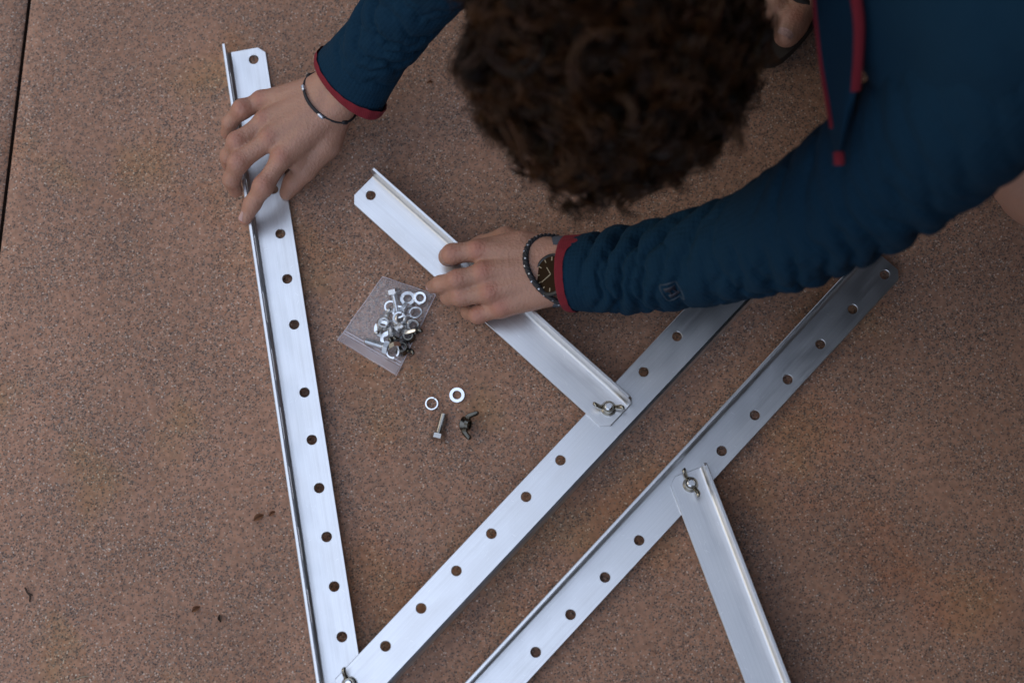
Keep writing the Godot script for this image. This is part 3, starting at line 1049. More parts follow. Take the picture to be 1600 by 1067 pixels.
func body_mesh() -> ArrayMesh:
	var st := tool()
	# --- the outstretched hand on the long bar (its fingers reach over the flange)
	var wr := Vector3(-0.1545, 0.074, -0.7119)
	var el := Vector3(-0.0599, 0.165, -0.7602)
	var across := (Vector3(-0.134, 0.07, -0.6888) - Vector3(-0.1759, 0.07, -0.7384)).normalized()
	var mc := [Vector3(-0.2297, 0.05, -0.7263), Vector3(-0.2273, 0.058, -0.7), Vector3(-0.2222, 0.064, -0.6779), Vector3(-0.2125, 0.062, -0.6563)]
	var palm := [
		[wr - across * 0.011, el - across * 0.010, 0.0175, 0.016], [wr + across * 0.012, el + across * 0.010, 0.0175, 0.016],
		[wr - across * 0.013, mc[0], 0.0165, 0.0098], [wr - across * 0.005, mc[1], 0.0165, 0.0108], [wr + across * 0.004, mc[2], 0.0165, 0.0112], [wr + across * 0.012, mc[3], 0.0165, 0.0112],
		[Vector3(-0.1878, 0.06, -0.7118), Vector3(-0.2264, 0.046, -0.7174), 0.014, 0.009], [Vector3(-0.1859, 0.062, -0.693), Vector3(-0.2216, 0.05, -0.688), 0.014, 0.009], [Vector3(-0.1835, 0.062, -0.6821), Vector3(-0.218, 0.052, -0.6712), 0.015, 0.009],
		[Vector3(-0.1559, 0.062, -0.6927), Vector3(-0.1674, 0.05, -0.6724), 0.0185, 0.0165], [Vector3(-0.1674, 0.05, -0.6724), Vector3(-0.1917, 0.038, -0.6516), 0.0165, 0.0115], [Vector3(-0.1701, 0.062, -0.6981), Vector3(-0.1984, 0.054, -0.6637), 0.016, 0.012],
		[Vector3(-0.1689, 0.048, -0.6805), Vector3(-0.2001, 0.048, -0.6541), 0.014, 0.009],
	]
	var fingers := [
		chain([mc[0], Vector3(-0.2502, 0.052, -0.7189), Vector3(-0.2661, 0.038, -0.712), Vector3(-0.2726, 0.024, -0.7059)], [0.0094, 0.0086, 0.0078, 0.0068]),
		chain([mc[1], Vector3(-0.2576, 0.058, -0.6812), Vector3(-0.2702, 0.04, -0.6738), Vector3(-0.2743, 0.022, -0.6723)], [0.0100, 0.0092, 0.0084, 0.0074]),
		chain([mc[2], Vector3(-0.2578, 0.06, -0.6579), Vector3(-0.2693, 0.042, -0.6468), Vector3(-0.269, 0.02, -0.6422)], [0.0104, 0.0096, 0.0086, 0.0074]),
		chain([mc[3], Vector3(-0.2346, 0.058, -0.6297), Vector3(-0.2493, 0.044, -0.6175), Vector3(-0.2594, 0.0335, -0.6061)], [0.0104, 0.0094, 0.0084, 0.0074]),
		chain([Vector3(-0.1674, 0.05, -0.6724), Vector3(-0.1929, 0.036, -0.6496), Vector3(-0.2077, 0.022, -0.6429), Vector3(-0.2167, 0.011, -0.6364)], [0.0150, 0.0112, 0.0100, 0.0082]),
	]
	for i in 4:
		palm.append([wr.lerp(mc[i], 0.35) + Vector3(0, 0.0062, 0), mc[i] + Vector3(0, 0.0050, 0), 0.0078, 0.0066])   # tendons
		palm.append([mc[i] + Vector3(0, 0.0042, 0), mc[i] + Vector3(0, 0.0042, 0), 0.0086, 0.0086])
		knuckles.append([mc[i] + Vector3(0, 0.010, 0), 0.011, 0.55])
		knuckles.append([fingers[i][0][1] + Vector3(0, 0.006, 0), 0.010, 0.7])
		knuckles.append([fingers[i][2][1], 0.008, 0.55])
		fingers[i].append([fingers[i][0][1] + Vector3(0, 0.001, 0), fingers[i][0][1] + Vector3(0, 0.001, 0), 0.0098, 0.0098])
	knuckles.append([fingers[4][1][1], 0.012, 0.5])
	for q in [[0.30, 0.2, 1.4, 2.0], [0.75, 0.9, 2.3, 1.6]]:
		var va := wr.lerp(mc[1].lerp(mc[2], q[0]), 0.15) + Vector3(0, 0.0148, 0)
		var vb := wr.lerp(mc[0].lerp(mc[3], q[0]), 0.55) + Vector3(0, 0.0125, 0)
		var vc: Vector3 = mc[int(q[2])].lerp(mc[int(q[2]) + 1], 0.5).lerp(wr, 0.12) + Vector3(0, 0.0088, 0)
		palm.append([va, vb, 0.0022, 0.0022])
		palm.append([vb, vc, 0.0022, 0.0018])
	var groups := [palm]
	groups.append_array(fingers)
	var m := blob(groups, 0.0016, 460.0, 700.0)
	relax(m, 2)
	add_blob(st, m, skin_colour)
	var tip: Vector3 = Vector3(-0.2594, 0.0335, -0.6061)
	nail(st, tip + Vector3(0, 0.0084, 0) + (tip - Vector3(-0.2493, 0.044, -0.6175)).normalized() * 0.0015, tip - Vector3(-0.2493, 0.044, -0.6175), Vector3(0.1, 1, 0.35), 0.0052, 0.0105, 0.0072)
	# --- the hand with the watch, holding the brace
	wr = Vector3(0.0508, 0.064, -0.4997)
	el = Vector3(0.1921, 0.143, -0.4664)
	across = (Vector3(0.0474, 0.06, -0.4669) - Vector3(0.0511, 0.06, -0.5383)).normalized()
	mc = [Vector3(-0.0236, 0.06, -0.5322), Vector3(-0.0204, 0.064, -0.5068), Vector3(-0.0164, 0.059, -0.4874), Vector3(-0.0068, 0.049, -0.4727)]
	palm = [
		[wr - across * 0.0165, el - across * 0.008, 0.0160, 0.015], [wr + across * 0.0165, el + across * 0.008, 0.0155, 0.015],
		[wr - across * 0.016, mc[0], 0.0170, 0.0110], [wr - across * 0.006, mc[1], 0.0175, 0.0112], [wr + across * 0.006, mc[2], 0.0175, 0.0108], [wr + across * 0.0185, mc[3], 0.0165, 0.0100],
		[Vector3(0.0235, 0.056, -0.5219), Vector3(-0.018, 0.05, -0.5222), 0.015, 0.009], [Vector3(0.021, 0.056, -0.5018), Vector3(-0.0135, 0.05, -0.4991), 0.015, 0.009], [Vector3(0.0255, 0.054, -0.4848), Vector3(-0.0091, 0.045, -0.4822), 0.015, 0.009],
		[Vector3(0.0408, 0.058, -0.5245), Vector3(0.0072, 0.042, -0.5433), 0.0175, 0.0125], [Vector3(0.0214, 0.058, -0.5318), Vector3(-0.013, 0.054, -0.5354), 0.016, 0.0115],
	]
	fingers = [
		chain([mc[0], Vector3(-0.0498, 0.058, -0.5327), Vector3(-0.0545, 0.04, -0.536), Vector3(-0.0512, 0.03, -0.5358)], [0.0106, 0.0100, 0.0088, 0.0076]),
		chain([mc[1], Vector3(-0.0475, 0.062, -0.5041), Vector3(-0.0653, 0.046, -0.5061), Vector3(-0.0747, 0.03, -0.5091)], [0.0104, 0.0096, 0.0082, 0.0070]),
		chain([mc[2], Vector3(-0.0465, 0.052, -0.4891), Vector3(-0.0581, 0.034, -0.4949), Vector3(-0.0619, 0.02, -0.4993)], [0.0102, 0.0094, 0.0082, 0.0072]),
		chain([mc[3], Vector3(-0.0315, 0.042, -0.4703), Vector3(-0.0399, 0.026, -0.479), Vector3(-0.0437, 0.014, -0.4862)], [0.0096, 0.0084, 0.0076, 0.0066]),
		chain([Vector3(0.0245, 0.048, -0.5324), Vector3(0.0063, 0.036, -0.5488), Vector3(-0.0195, 0.02, -0.5494), Vector3(-0.0404, 0.012, -0.5461)], [0.0130, 0.0115, 0.0100, 0.0085]),
	]
	for i in 4:
		palm.append([wr.lerp(mc[i], 0.35) + across * (i - 1.5) * 0.006 + Vector3(0, 0.0065, 0), mc[i] + Vector3(0, 0.0050, 0), 0.0080, 0.0066])
		palm.append([mc[i] + Vector3(0, 0.0040, 0), mc[i] + Vector3(0, 0.0040, 0), 0.0088, 0.0088])
		knuckles.append([mc[i] + Vector3(0, 0.010, 0), 0.013, 0.7])
		knuckles.append([fingers[i][0][1] + Vector3(0, 0.006, 0), 0.010, 0.6])
		knuckles.append([fingers[i][2][1], 0.008, 0.5])
	groups = [palm]
	groups.append_array(fingers)
	m = blob(groups, 0.0016, 460.0, 700.0)
	relax(m, 2)
	add_blob(st, m, skin_colour)
	tip = Vector3(-0.0747, 0.03, -0.5091)
	nail(st, tip + Vector3(-0.0036, 0.0068, 0.0006), tip - Vector3(-0.0653, 0.046, -0.5061), Vector3(-0.5, 1, 0), 0.0050, 0.0095, 0.0068)
	# --- head, bent over the work: crown to the viewer, face to the paving
	var hc := Vector3(0.1054, 0.42, -0.5887)
	var fwd := Vector3(-0.38, -0.78, 0.50).normalized()      # where the face looks
	var crown := Vector3(-0.12, 0.55, 0.80)
	crown = (crown - fwd * crown.dot(fwd)).normalized()
	var lft := crown.cross(fwd).normalized()
	var H := func(r: float, u: float, f: float) -> Vector3: return hc + lft * r + crown * u + fwd * f
	var head := [
		[H.call(0, 0.02, -0.025), H.call(0, 0.02, 0.02), 0.080, 0.076], [H.call(0, -0.045, 0.035), H.call(0, -0.075, 0.058), 0.050, 0.030],
		[H.call(-0.025, -0.02, 0.055), H.call(0.025, -0.02, 0.055), 0.028, 0.028], [H.call(-0.045, -0.045, 0.01), H.call(0.0, -0.085, 0.055), 0.025, 0.020], [H.call(0.045, -0.045, 0.01), H.call(0.0, -0.085, 0.055), 0.025, 0.020],
		[H.call(-0.035, 0.022, 0.082), H.call(0.035, 0.022, 0.082), 0.013, 0.013],
	]
	var feat := [[H.call(0, 0.012, 0.090), H.call(0, -0.028, 0.112), 0.007, 0.011], [H.call(-0.012, -0.032, 0.098), H.call(0.012, -0.032, 0.098), 0.008, 0.008], [H.call(-0.020, -0.056, 0.088), H.call(0.020, -0.056, 0.088), 0.0065, 0.0065], [H.call(-0.016, -0.066, 0.087), H.call(0.016, -0.066, 0.087), 0.007, 0.007]]
	var ears := []
	for s in [-1.0, 1.0]:
		for k in 6:
			var a := TAU * (k / 6.0) * 0.8 + 0.4
			var b := TAU * ((k + 1) / 6.0) * 0.8 + 0.4
			ears.append([H.call(s * 0.084, 0.0 + 0.026 * cos(a), -0.012 + 0.016 * sin(a)), H.call(s * 0.086, 0.0 + 0.026 * cos(b), -0.012 + 0.016 * sin(b)), 0.006, 0.006])
		ears.append([H.call(s * 0.078, 0.02, -0.01), H.call(s * 0.078, -0.024, -0.008), 0.010, 0.009])
	var neck := Vector3(0.2623, 0.5, -0.659)
	m = blob([head, feat, ears, [[H.call(0, -0.05, -0.03), neck, 0.056, 0.062]]], 0.0046, 260.0, 300.0)
	relax(m, 1)
	add_blob(st, m, skin_colour)
	for s in [-1.0, 1.0]:   # eyes, half closed over the work
		var e: Vector3 = H.call(s * 0.031, 0.008, 0.079)
		for j in 6:
			for i in 12:
				var row := []
				for q in [[i, j], [i + 1, j], [i + 1, j + 1], [i, j + 1]]:
					var a: float = TAU * q[0] / 12.0
					var b: float = PI * q[1] / 6.0
					row.append(e + (lft * sin(b) * cos(a) + crown * sin(b) * sin(a) * 0.8 + fwd * cos(b)) * 0.0115)
				for v in [0, 1, 2, 0, 2, 3]:
					st.set_smooth_group(2)
					st.set_color(Color(0.03, 0.02, 0.012) if j < 2 else Color(0.6, 0.55, 0.5))
					st.add_vertex(row[v])
	# --- trunk and legs: one knee down at the right, the other foot planted
	var sl := Vector3(0.453, 0.5, -0.5477)
	var sr := Vector3(0.0802, 0.5, -0.7782)
	var mid := (sl + sr) * 0.5
	var pel := Vector3(0.46, 0.34, -1.02)
	var hipl := pel + Vector3(0.10, -0.02, 0.06)
	var hipr := pel + Vector3(-0.10, -0.02, -0.05)
	var kl := Vector3(0.565, 0.075, -0.5403)
	var kr := Vector3(0.06, 0.42, -1.02)
	var al := Vector3(0.74, 0.06, -0.86)
	var ar := Vector3(0.460, 0.085, -0.905)
	var toe := Vector3(0.3271, 0.034, -0.7352)
	var trunk := [
		[sl + Vector3(0.02, -0.01, -0.06), sr, 0.03, 0.04], [mid + Vector3(0.03, 0, -0.08), pel, 0.08, 0.11], [mid + Vector3(0.02, 0.01, -0.04), neck, 0.05, 0.055],
		[hipl, kl, 0.085, 0.058], [hipr, kr, 0.085, 0.058], [kl, al, 0.056, 0.038], [kr, ar, 0.056, 0.036],
		[al, al + Vector3(0.06, -0.02, -0.14), 0.036, 0.026],
		[sl, Vector3(0.2829, 0.235, -0.4716), 0.046, 0.034], [Vector3(0.2829, 0.235, -0.4716), Vector3(0.1989, 0.148, -0.4737), 0.034, 0.022],
		[sr, Vector3(-0.0157, 0.235, -0.7739), 0.040, 0.028], [Vector3(-0.0157, 0.235, -0.7739), Vector3(-0.0634, 0.163, -0.7589), 0.027, 0.020],
	]
	m = blob([trunk], 0.011, 70.0, 70.0)
	relax(m, 2)
	add_blob(st, m, skin_colour)
	# the planted foot
	var fd := (toe - ar)
	fd.y = 0
	fd = fd.normalized()
	var fs := Vector3(-fd.z, 0, fd.x)      # towards the little toe or the big toe
	if fs.x < 0: fs = -fs
	var heel := ar - fd * 0.045 + Vector3(0, -0.045, 0)
	var ball := toe - fd * 0.052 + Vector3(0, 0.004, 0)
	var foot := [[ar + Vector3(0, 0.05, 0), ar + Vector3(0, -0.01, 0), 0.036, 0.036], [ar, heel, 0.035, 0.030], [ar + fd * 0.02, ball - fs * 0.012, 0.033, 0.017], [heel, ball - fs * 0.03, 0.026, 0.015], [ar - fs * 0.01, ball - fs * 0.055 - fd * 0.015, 0.030, 0.013]]
	var tg := [foot, chain([ball, toe - fd * 0.014, toe], [0.0165, 0.0145, 0.0140])]
	for k in 4:
		var off := -fs * (0.0255 + 0.0165 * k) - fd * (0.006 + 0.009 * k)
		tg.append(chain([ball + off * 0.9, toe + off - fd * 0.020 + Vector3(0, 0.002, 0), toe + off - Vector3(0, 0.006, 0)], [0.0115, 0.0085, 0.0088 - 0.0005 * k]))
	knuckles.append([toe - fd * 0.018 + Vector3(0, 0.012, 0), 0.012, 0.5])
	m = blob(tg, 0.0032, 300.0, 420.0)
	relax(m, 1)
	add_blob(st, m, skin_colour)
	nail(st, toe + Vector3(0, 0.0140, 0) + fd * 0.002, fd, Vector3(0, 1, 0) + fd * 0.35, 0.0092, 0.014, 0.0155)
	return done(st)

# ------------------------------------------------------------------ clothes
func fold_height(s: float, a: float, zone: Array) -> float:
	# zone: [spacing, tilt, start angle, depth]
	var h := 0.0
	for k in 3:
		var tilt: float = zone[1] * [1.0, 0.72, 1.25][k]
		var ph: float = s / (zone[0] * [1.0, 1.37, 0.73][k]) + tilt * cos(a - zone[2]) + 1.7 * fold_noise.get_noise_3d(cos(a) * 27.0 + 100.0 * k, sin(a) * 27.0, s * 330.0)
		var w := 1.0 - absf(sin(PI * ph))
		var amp := smoothstep(-0.42, 0.32, fold_noise.get_noise_3d(cos(a) * 23.0 + 60.0 * k, sin(a) * 23.0 + 31.0, s * 260.0 + 500.0 * k))
		h += (0.32 - pow(w, 1.7)) * amp * [1.0, 0.55, 0.25][k]
	return h * zone[3]

var sleeve_points := []

func sleeve(pts: Array, rad: Array, up: Vector3, zone: Array, open_tilt: Vector3, squash: float) -> Array:
	var nl := 330
	var na := 120
	var path := sample_path(pts, rad, nl)
	var fr := frames(path, up)
	var s := 0.0
	var st := tool()
	var grid := []
	var gs := []
	for i in path.size():
		if i > 0: s += (path[i][0] - path[i - 1][0]).length()
		var ring := []
		var ease := smoothstep(0.010, 0.06, s)
		for k in na:
			var a := TAU * k / na
			var d: Vector3 = fr[i][1] * cos(a) * squash + fr[i][2] * sin(a)
			var h := fold_height(s, a, zone) * ease * (1.0 - 0.55 * smoothstep(0.064, 0.080, path[i][1])) + 0.0012 * fold_noise.get_noise_3d(cos(a) * 120.0, sin(a) * 120.0, s * 2000.0)
			var p: Vector3 = path[i][0] + d * path[i][1] + d.normalized() * h
			# the opening is cut aslant
			if s < 0.05: p += open_tilt * d.dot(open_tilt.normalized()) * (1.0 - s / 0.05) * path[i][1] / 0.035
			ring.append(p)
		grid.append(ring)
		gs.append(s)
	for i in path.size() - 1:
		for k in na:
			var k2 := (k + 1) % na
			var uvs := [Vector2(float(k) / na * 0.252, gs[i]), Vector2(float(k) / na * 0.252, gs[i + 1]), Vector2(float(k + 1) / na * 0.252, gs[i + 1]), Vector2(float(k + 1) / na * 0.252, gs[i])]
			var v := [grid[i][k], grid[i + 1][k], grid[i + 1][k2], grid[i][k2]]
			for e in [0, 1, 2, 0, 2, 3]:
				st.set_smooth_group(1)
				st.set_uv(uvs[e])
				st.add_vertex(v[e])
	return [st, grid, fr]

func cuff(grid: Array, width: float, rows: int, widen: Callable) -> ArrayMesh:
	# red binding that wraps the edge of the opening: outside band, rolled lip and a strip of lining inside
	var st := tool()
	var na: int = grid[0].size()
	var c := Vector3.ZERO
	var c2 := Vector3.ZERO
	for p in grid[0]: c += p / na
	for p in grid[20]: c2 += p / na
	var ax := (c - c2).normalized()
	var rings := []
	for j in 9:
		var ring := []
		for k in na:
			var p: Vector3 = grid[0][k]
			var out := (p - c)
			out = (out - ax * out.dot(ax)).normalized()
			var w: float = width * widen.call(TAU * k / na)
			var q := p
			if j < 4: q = p - ax * w * (1.0 - j / 3.0) + out * (0.0016 + 0.0004 * sin(k * 0.9))
			elif j == 4: q = p + ax * 0.0012 + out * 0.0012
			elif j == 5: q = p + ax * 0.0014 - out * 0.0006
			else: q = p - out * 0.0022 - ax * 0.006 * (j - 6)
			ring.append(q)
		rings.append(ring)
	for j in 8:
		for k in na:
			var k2 := (k + 1) % na
			quad(st, rings[j][k], rings[j + 1][k], rings[j + 1][k2], rings[j][k2], 1)
	return done(st)

func strip(st: SurfaceTool, left: Array, right: Array, thick: float, n: int, belly: float) -> void:
	var lp := sample_path(left, left.map(func(_p): return 1.0), n)
	var rp := sample_path(right, right.map(func(_p): return 1.0), n)
	var rows := []
	var m := 12
	for i in n + 1:
		var row := []
		for k in m + 1:
			var t := float(k) / m
			var p: Vector3 = lp[i][0].lerp(rp[i][0], t)
			p += Vector3(0, belly * sin(PI * t) + 0.004 * sin(t * 5.0 + i * 0.16), 0)
			row.append(p)
		rows.append(row)
	for i in n:
		for k in m:
			var d := Vector3(0, -thick, 0)
			quad(st, rows[i][k], rows[i + 1][k], rows[i + 1][k + 1], rows[i][k + 1], 1)
			quad(st, rows[i][k + 1] + d, rows[i + 1][k + 1] + d, rows[i + 1][k] + d, rows[i][k] + d, 2)
	for i in n:
		var d := Vector3(0, -thick, 0)
		quad(st, rows[i][0], rows[i][0] + d, rows[i + 1][0] + d, rows[i + 1][0], 3)
		quad(st, rows[i + 1][m], rows[i + 1][m] + d, rows[i][m] + d, rows[i][m], 3)

func jacket(person: Node3D) -> void:
	var j := Node3D.new()
	j.name = "jacket"
	person.add_child(j, true)
	# outstretched arm
	var a := sleeve([Vector3(-0.1348, 0.082, -0.7202), Vector3(-0.1099, 0.11, -0.7342), Vector3(-0.0634, 0.163, -0.7589), Vector3(-0.0157, 0.235, -0.7739), Vector3(0.0324, 0.36, -0.7742), Vector3(0.0808, 0.49, -0.7842)], [0.0350, 0.0362, 0.0385, 0.044, 0.052, 0.075], Vector3.UP, [0.036, 0.7, 0.6, 0.0075], Vector3(0.006,0.0,0.010), 0.92)
	var mesh := done(a[0])
	put("sleeve", mesh, M.fleece, j)
	put("cuff_binding", cuff(a[1], 0.0055, 3, func(an: float) -> float: return 1.0 + 1.2 * pow(maxf(0.0, cos(an - 1.35)), 3.0)), M.binding, j)
	# arm with the watch
	var b := sleeve([Vector3(0.0644, 0.0715, -0.4938), Vector3(0.1094, 0.087, -0.4855), Vector3(0.158, 0.115, -0.4777), Vector3(0.2216, 0.165, -0.4707), Vector3(0.2828, 0.235, -0.471), Vector3(0.3558, 0.335, -0.4878), Vector3(0.4032, 0.42, -0.5063), Vector3(0.453, 0.5, -0.5477)], [0.0372, 0.0410, 0.0430, 0.0480, 0.0575, 0.0690, 0.074, 0.085], Vector3.UP, [0.030, 0.9, 2.2, 0.0100], Vector3(0.002,0.0,0.0), 1.0)
	put("sleeve", done(b[0]), M.fleece, j)
	put("cuff_binding", cuff(b[1], 0.0074, 3, func(an: float) -> float: return 1.0 + 3.6 * pow(maxf(0.0, cos(an - 5.05)), 5.0)), M.binding, j)
	sleeve_badge(b[1], j)
	# trunk of the jacket
	var sl := Vector3(0.453, 0.5, -0.5477)
	var sr := Vector3(0.0802, 0.5, -0.7782)
	var mid := (sl + sr) * 0.5
	var pel := Vector3(0.46, 0.36, -1.02)
	var caps := [[sl, sl.lerp(sr, 0.35) + Vector3(0.03, 0.0, -0.05), 0.078, 0.06], [sl.lerp(sr, 0.35) + Vector3(0.03, 0.0, -0.05), sr, 0.06, 0.075], [mid + Vector3(0.03, -0.02, -0.06), pel, 0.12, 0.155], [sl.lerp(mid, 0.15) + Vector3(0.03, 0, -0.04), pel + Vector3(0.08, 0, 0.04), 0.085, 0.13], [sr.lerp(mid, 0.35), pel - Vector3(0.08, 0, 0.04), 0.10, 0.13],
		[sl, Vector3(0.3924, 0.4, -0.5101), 0.085, 0.066], [sl, Vector3(0.3706, 0.42, -0.5811), 0.080, 0.063], [mid, Vector3(0.2534, 0.53, -0.6579), 0.062, 0.060]]
	var m := blob([caps], 0.011, 60.0, 60.0)
	relax(m, 2)
	var v: PackedVector3Array = m[0]
	for i in v.size():
		var p := v[i]
		var w := 1.0 - absf(fold_noise.get_noise_3d(p.x * 260.0 + p.z * 160.0, p.y * 200.0, p.z * 330.0))
		v[i] = p + (p - (mid + pel) * 0.5).normalized() * 0.020 * (0.3 - pow(w, 3.0))
	m[0] = v
	var st := tool()
	add_blob(st, m, func(_p: Vector3) -> Color: return Color.WHITE)
	put("jacket_body", done(st), M.fleece_body, j)
	# open zip placket that hangs from the collar between the arms
	st = tool()
	var L := [Vector3(0.2785, 0.47, -0.63), Vector3(0.2832, 0.42, -0.5904), Vector3(0.2874, 0.385, -0.5531), Vector3(0.2865, 0.385, -0.5013), Vector3(0.2853, 0.39, -0.4752)]
	var R := [Vector3(0.2991, 0.5, -0.6122), Vector3(0.3065, 0.468, -0.5655), Vector3(0.3054, 0.435, -0.5298), Vector3(0.3014, 0.405, -0.5059), Vector3(0.2906, 0.392, -0.4738)]
	strip(st, L, R, 0.004, 40, 0.006)
	put("placket", done(st), M.fleece_body, j)
	st = tool()
	tube(st, L.slice(0, 4), [0.0028, 0.0028, 0.0026, 0.0018], 8, 8, Vector3.UP, 1, 0.5)
	put("placket_binding", done(st), M.binding, j)
	st = tool()
	tube(st, [Vector3(0.2979, 0.505, -0.6098), Vector3(0.3049, 0.475, -0.5653), Vector3(0.3055, 0.455, -0.5436), Vector3(0.3031, 0.425, -0.5163)], [0.0048, 0.0048, 0.0046, 0.0044], 8, 8, Vector3.UP, 1, 0.3)
	put("placket_binding", done(st), M.binding, j)
	st = tool()
	tube(st, [Vector3(0.2866, 0.396, -0.4757), Vector3(0.2863, 0.396, -0.4707), Vector3(0.2857, 0.394, -0.4653)], [0.0046, 0.0048, 0.0044], 8, 4, Vector3.UP, 1, 0.55)
	put("zip_pull", done(st), M.binding, j)

# tonal badge pressed into the sleeve: a rounded frame with two upright bars and cross bars
func sleeve_badge(grid: Array, parent: Node3D) -> void:
	# nearest sleeve point to the badge's place
	var want := Vector3(0.1603, 0.13, -0.4464)
	var eye := Vector3(0, 1.8, 0)
	var best := INF
	var bi := 0
	var bk := 0
	for i in grid.size():
		for k in grid[i].size():
			var p: Vector3 = grid[i][k]
			var ray := (want - eye).normalized()
			var off := (p - eye) - ray * (p - eye).dot(ray)
			var score := off.length() - p.y * 0.05
			if score < best:
				best = score
				bi = i
				bk = k
	var na: int = grid[0].size()
	var S := func(u: float, v: float, lift: float) -> Vector3:   # metres along and around the sleeve, by interpolation on its surface
		var fi := clampf(bi + u / 0.00185, 1.0, grid.size() - 3.0)
		var fk := fposmod(bk + v / 0.00225, na)
		var i := int(fi)
		var k := int(fk)
		var k2 := (k + 1) % na
		var p: Vector3 = grid[i][k].lerp(grid[i + 1][k], fi - i).lerp(grid[i][k2].lerp(grid[i + 1][k2], fi - i), fk - k)
		var n: Vector3 = (grid[i + 1][k] - grid[i][k]).cross(grid[i][k2] - grid[i][k]).normalized()
		var c := Vector3.ZERO
		for q in range(0, na, 12): c += grid[i][q] / (na / 12)
		if n.dot(p - c) < 0: n = -n
		return p + n * lift
	var ribbon := func(st: SurfaceTool, a: Vector2, b: Vector2, w: float, lift: float) -> void:
		var d := (b - a).normalized().orthogonal() * w
		var n := 8
		for i in n:
			var p := a.lerp(b, float(i) / n)
			var q := a.lerp(b, float(i + 1) / n)
			for side in [[-1.0, 1.0]]:
				quad(st, S.call(p.x - d.x, p.y - d.y, lift), S.call(q.x - d.x, q.y - d.y, lift), S.call(q.x + d.x, q.y + d.y, lift), S.call(p.x + d.x, p.y + d.y, lift), 1)
				quad(st, S.call(p.x + d.x, p.y + d.y, lift), S.call(q.x + d.x, q.y + d.y, lift), S.call(q.x + d.x * 1.3, q.y + d.y * 1.3, -0.0004), S.call(p.x + d.x * 1.3, p.y + d.y * 1.3, -0.0004), 1)
				quad(st, S.call(p.x - d.x * 1.3, p.y - d.y * 1.3, -0.0004), S.call(q.x - d.x * 1.3, q.y - d.y * 1.3, -0.0004), S.call(q.x - d.x, q.y - d.y, lift), S.call(p.x - d.x, p.y - d.y, lift), 1)
	var b := Node3D.new()
	b.name = "sleeve_badge"
	parent.add_child(b, true)
	var st := tool()
	var s := 0.0105
	var r := 0.0030
	var corners := [Vector2(-s, -s), Vector2(s, -s), Vector2(s, s), Vector2(-s, s)]
	for i in 4:
		var a: Vector2 = corners[i]
		var c: Vector2 = corners[(i + 1) % 4]
		var d := (c - a).normalized()
		ribbon.call(st, a + d * r, c - d * r, 0.0006, 0.0009)
		var e: Vector2 = corners[(i + 2) % 4]
		var d2 := (e - c).normalized()
		ribbon.call(st, c - d * r, c - d * r * 0.3 + d2 * r * 0.3, 0.0006, 0.0009)
		ribbon.call(st, c - d * r * 0.3 + d2 * r * 0.3, c + d2 * r, 0.0006, 0.0009)
	put("badge_frame", done(st), M.logo, b)
	st = tool()
	ribbon.call(st, Vector2(-0.0060, -0.0045), Vector2(0.0060, -0.0045), 0.0016, 0.0008)
	ribbon.call(st, Vector2(-0.0060, 0.0045), Vector2(0.0060, 0.0045), 0.0016, 0.0008)
	ribbon.call(st, Vector2(-0.0022, -0.0032), Vector2(-0.0022, 0.0032), 0.0008, 0.00075)
	ribbon.call(st, Vector2(0.0026, -0.0032), Vector2(0.0026, 0.0032), 0.0008, 0.00075)
	put("badge_emblem", done(st), M.logo_dark, b)

